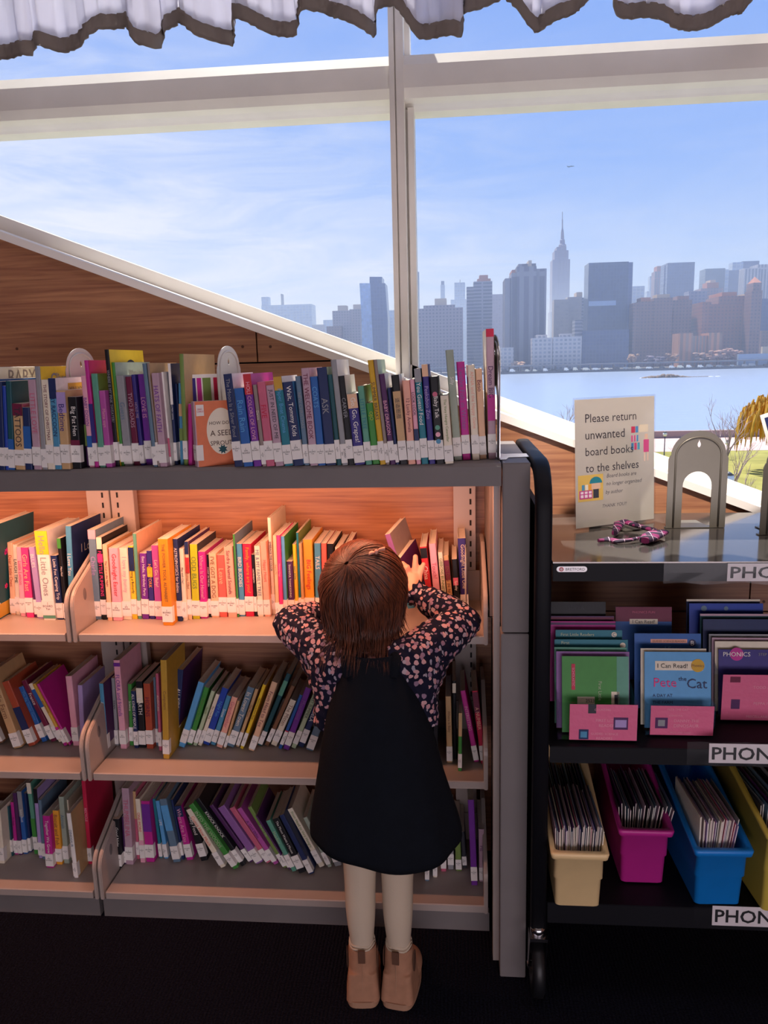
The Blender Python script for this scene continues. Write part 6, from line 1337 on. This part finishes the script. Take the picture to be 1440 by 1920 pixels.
# far bare trees
def blob_tree(px, ytop, D, wpx, label, c1):
    c = aty(px, ytop, D); r_ = wpx * D / F / 2; g = RZ + 2.2 if D > 500 else GZ
    t = thing('bare_tree', label, 'tree', (c.x, D, g))
    m = MB(); rt = random.Random(int(px)); hgt = c.z - g
    for k in range(26):
        a = rt.uniform(0, 6.28); q = rt.uniform(.2, 1); zz = g + hgt * rt.uniform(.45, .93)
        m.ell((c.x + r_ * q * math.cos(a), D + r_ * q * math.sin(a) * .6, zz), (r_ * .28, r_ * .28, hgt * .10), 8, 6)
    m.build('crown', mat('twigs_' + c1, c1, 0.95, noise=(.5, .2)), t)
    m = MB(); m.tube([(c.x, D, g), (c.x, D, g + hgt * .6)], [r_ * .09, r_ * .05], 8); m.build('trunk', mat('bark', '5c4a40', 0.9), t)
for px, yt, wd, lb, c1 in ((1262, 662, 26, 'brown bare tree beside the end tower of the orange brick building', '8a6a58'), (1186, 664, 22, 'tan bare tree at the foot of the dark glass slab', 'a5826a'), (1225, 666, 34, 'low purple-grey trees under the brown row', '6c6274'),
                       (1318, 660, 36, 'bare tree before the slotted front of the orange building', '97786a'), (1345, 655, 34, 'rosy bare tree by the right end tower of the orange building', '9c7a6e'), (1374, 652, 32, 'taller rosy bare tree beyond the orange building', '9a7468'), (1415, 628, 18, 'golden tree against the brown tower at the view edge', 'b08a58'), (972, 676, 26, 'small orange round tree on the far waterfront', 'c09a80')):
    blob_tree(px, yt, {1318: 748, 1374: 749, 1415: 775, 1225: 748}.get(px, 742), wd, lb, c1)
# islet
t = thing('rock_islet', 'low brown rocky islet in the river with white splashes', 'islet', tuple(atz(1248, 709, RZ)))
m = MB(); rt = random.Random(2); c = atz(1248, 708, RZ)
for k in range(60):
    u = rt.uniform(-1, 1); hh = 2.4 * (1 - abs(u)) + .5
    m.ell((c.x + u * 14 + 0.0, c.y + rt.uniform(-3, 3), RZ), (rt.uniform(.8, 2.0), rt.uniform(.8, 1.8), hh * rt.uniform(.5, 1)), 8, 6)
for k in range(16): m.ell((c.x + 14 + k * .8, c.y + rt.uniform(-1, 1), RZ), (.8, .8, .35), 8, 6)
m.build('rocks', mat('islet_rock', '7a6858', 0.95, noise=(.8, .3)), t)
m = MB(); [m.ell((c.x + x, c.y - 2, RZ), (1.6, .6, .35), 8, 6) for x in (-14.5, -12.5, 26, 30)]; m.build('surf', mat('foam', 'f0f0f4', 0.8), t)
# aeroplane
c = aty(1070, 312, 1400); t = thing('airplane', 'tiny airplane high over the river', 'airplane', tuple(c), (0, R(-5), R(12)))
m = MB(); m.tube([(-6, 0, .3), (-5, 0, 0), (4, 0, 0), (6.5, 0, .1)], [.2, .75, .7, .2], 10); m.build('fuselage', cmat('slate'), t, local=True)
m = MB(); m.prism([(-1.5, 0), (1, 0), (-.6, 6), (-1.6, 6)], 2, -.1, .1); m.prism([(-1.5, 0), (-1.6, -6), (-.6, -6), (1, 0)], 2, -.1, .1); m.build('wings', cmat('slate'), t, local=True)
m = MB(); m.prism([(-6, 0), (-4.6, 0), (-5.6, 1.8), (-6.3, 1.8)], 1, -.1, .1); m.build('tail_fin', cmat('slate'), t, local=True)

# near bank: willow, bare trees, lamp posts
BARK2 = mat('bark_grey', '8d7a72', 0.9)
def bare(px, yb, Yd, hgt, label, seed, wide=0.5, mats=None):
    p = aty(px, yb, Yd); t = thing('bare_tree', label, 'tree', (p.x, Yd, GZ)); rt = random.Random(seed); m = MB(); tw = MB()
    def grow(q, d, ln, r_, lvl):
        pts = [q]; dd = d.copy()
        for k in range(4):
            dd = (dd + Vector((rt.gauss(0, .13), rt.gauss(0, .13), .05))).normalized(); pts.append(pts[-1] + dd * ln / 4)
        (m if lvl < 2 else tw).tube(pts, [r_ * (1 - .14 * k) for k in range(5)], 6 if lvl < 2 else 4, cap=False)
        if lvl < 4:
            for k in range(3 if lvl else 5):
                i = rt.randint(2, 4); nd = (dd + Vector((rt.gauss(0, wide), rt.gauss(0, wide), rt.uniform(0, .3)))).normalized(); grow(pts[i], nd, ln * rt.uniform(.55, .75), r_ * .52, lvl + 1)
    grow(Vector((p.x, Yd, GZ)), Vector((0, 0, 1)), hgt * .38, hgt * .018, 0)
    m.build('trunk', mats or BARK2, t); tw.build('twigs', mat('twig_rose', 'b49c98', 0.9), t)
bare(970, 790, 60, 9.0, 'pale bare tree over the river beside the bookcase end', 11); bare(1020, 800, 70, 8.0, 'bare rosy tree between the cart handle and the notice', 12); bare(1055, 800, 66, 8.5, 'bare tree whose twigs rise behind the notice edge', 13)
bare(1000, 800, 92, 7.0, 'smaller bare tree farther off beside the notice', 19)
bare(1365, 900, 46, 8.6, 'thin bare tree with forked trunk behind the standing bookend', 14, .4); bare(1352, 850, 62, 8.5, 'bare brown tree over the path behind the bookend', 15, .45)
bare(1400, 880, 52, 3.6, 'young leafless sapling on the sunny lawn', 16, .35); bare(1418, 880, 50, 4.0, 'second young leafless sapling close to the view edge on the lawn', 17, .35)
p = aty(1432, 800, 78); t = thing('willow', 'golden yellow willow at the edge of the river lawn', 'tree', (p.x + 1.5, 78, GZ)); rt = random.Random(4)
m = MB(); m.tube([(p.x + 1.5, 78, GZ), (p.x + 1.2, 78, GZ + 3), (p.x + 1.6, 78, GZ + 6)], [.4, .3, .18], 10); m.build('trunk', BARK2, t)
m = MB(); hz = aty(1430, 722, 78).z; lowz = aty(1430, 845, 78).z
for k in range(520):
    a = rt.uniform(0, 6.28); rr = 4.6 * math.sqrt(rt.random()); x = p.x + 2.4 + rr * math.cos(a); y = 78 + rr * math.sin(a); zt = hz - (rr / 4.6) ** 2 * 2.6 - rt.random() * .8
    zb_ = max(lowz - .6, zt - rt.uniform(1.2, 3.6)); m.tube([(x, y, zt), (x + .2 * math.cos(a), y, (zt + zb_) / 2), (x + .3 * math.cos(a), y, zb_)], [.10, .13, .03], 4, cap=False)
m.build('foliage', mat('willow_yellow', 'd0a040', 0.9, noise=(1.2, .25)), t)
LAMPB = mat('lamp_post_grey', '5a5a5e', 0.5); GLOBE = mat('lamp_globe', 'e8e8ec', 0.3)
for px, yb, yt, Yd, lb in ((1366, 945, 893, 32, 'park lamp post with a round globe nearest the sloping sill'), (1364, 850, 828, 88, 'distant park lamp post beside the river promenade'), (1247, 850, 812, 88, 'park lamp post between the notice and the bookend')):
    tp = aty(px, yt, Yd); t = thing('lamp_post', lb, 'lamp post', (tp.x, Yd, GZ))
    m = MB(); m.tube([(tp.x, Yd, GZ), (tp.x, Yd, GZ + .4), (tp.x, Yd, tp.z - .3)], [.14, .07, .05], 10); m.build('post', LAMPB, t)
    m = MB(); m.ell((tp.x, Yd, tp.z - .12), (.24, .24, .26), 16, 10); m.build('globe', GLOBE, t)
    m = MB(); m.tube([(tp.x, Yd, tp.z + .06), (tp.x, Yd, tp.z + .2)], [.22, .03], 12); m.build('lamp_cap', LAMPB, t)

# ------------------------------------------------------------------ haze lying over the river and the far city
hz_ = MB().box(-1600, 2600, 130, 2900, RZ + 0.1, 120).build('haze', HAZE := bpy.data.materials.new('haze')); hz_['kind'] = 'stuff'; tag(hz_, 'bluish haze over the far city', 'haze')
HAZE.use_nodes = True; n = HAZE.node_tree.nodes; n.remove(n['Principled BSDF'])
v = n.new('ShaderNodeVolumeScatter'); v.inputs['Color'].default_value = (0.58, 0.70, 1.0, 1); v.inputs['Density'].default_value = 6.2e-4; v.inputs['Anisotropy'].default_value = 0.25
HAZE.node_tree.links.new(v.outputs[0], n['Material Output'].inputs['Volume'])

# ------------------------------------------------------------------ groups of like things
GROUPS = dict(bookend='metal bookends', curtain='window curtains', shelf_sign='shelf signs on the cart', leaflet_holder='clear leaflet holders', book_bin='plastic bins of booklets', label_card='pink label cards',
              bare_tree='bare trees', lamp_post='park lamp posts')
for o in bpy.data.objects:
    if o.parent is None and o.get('category') and not o.get('group'):
        st = o.name.split('.')[0]
        if st in GROUPS: o['group'] = GROUPS[st]
        elif o['category'] == 'building': o['group'] = 'buildings of the far skyline'
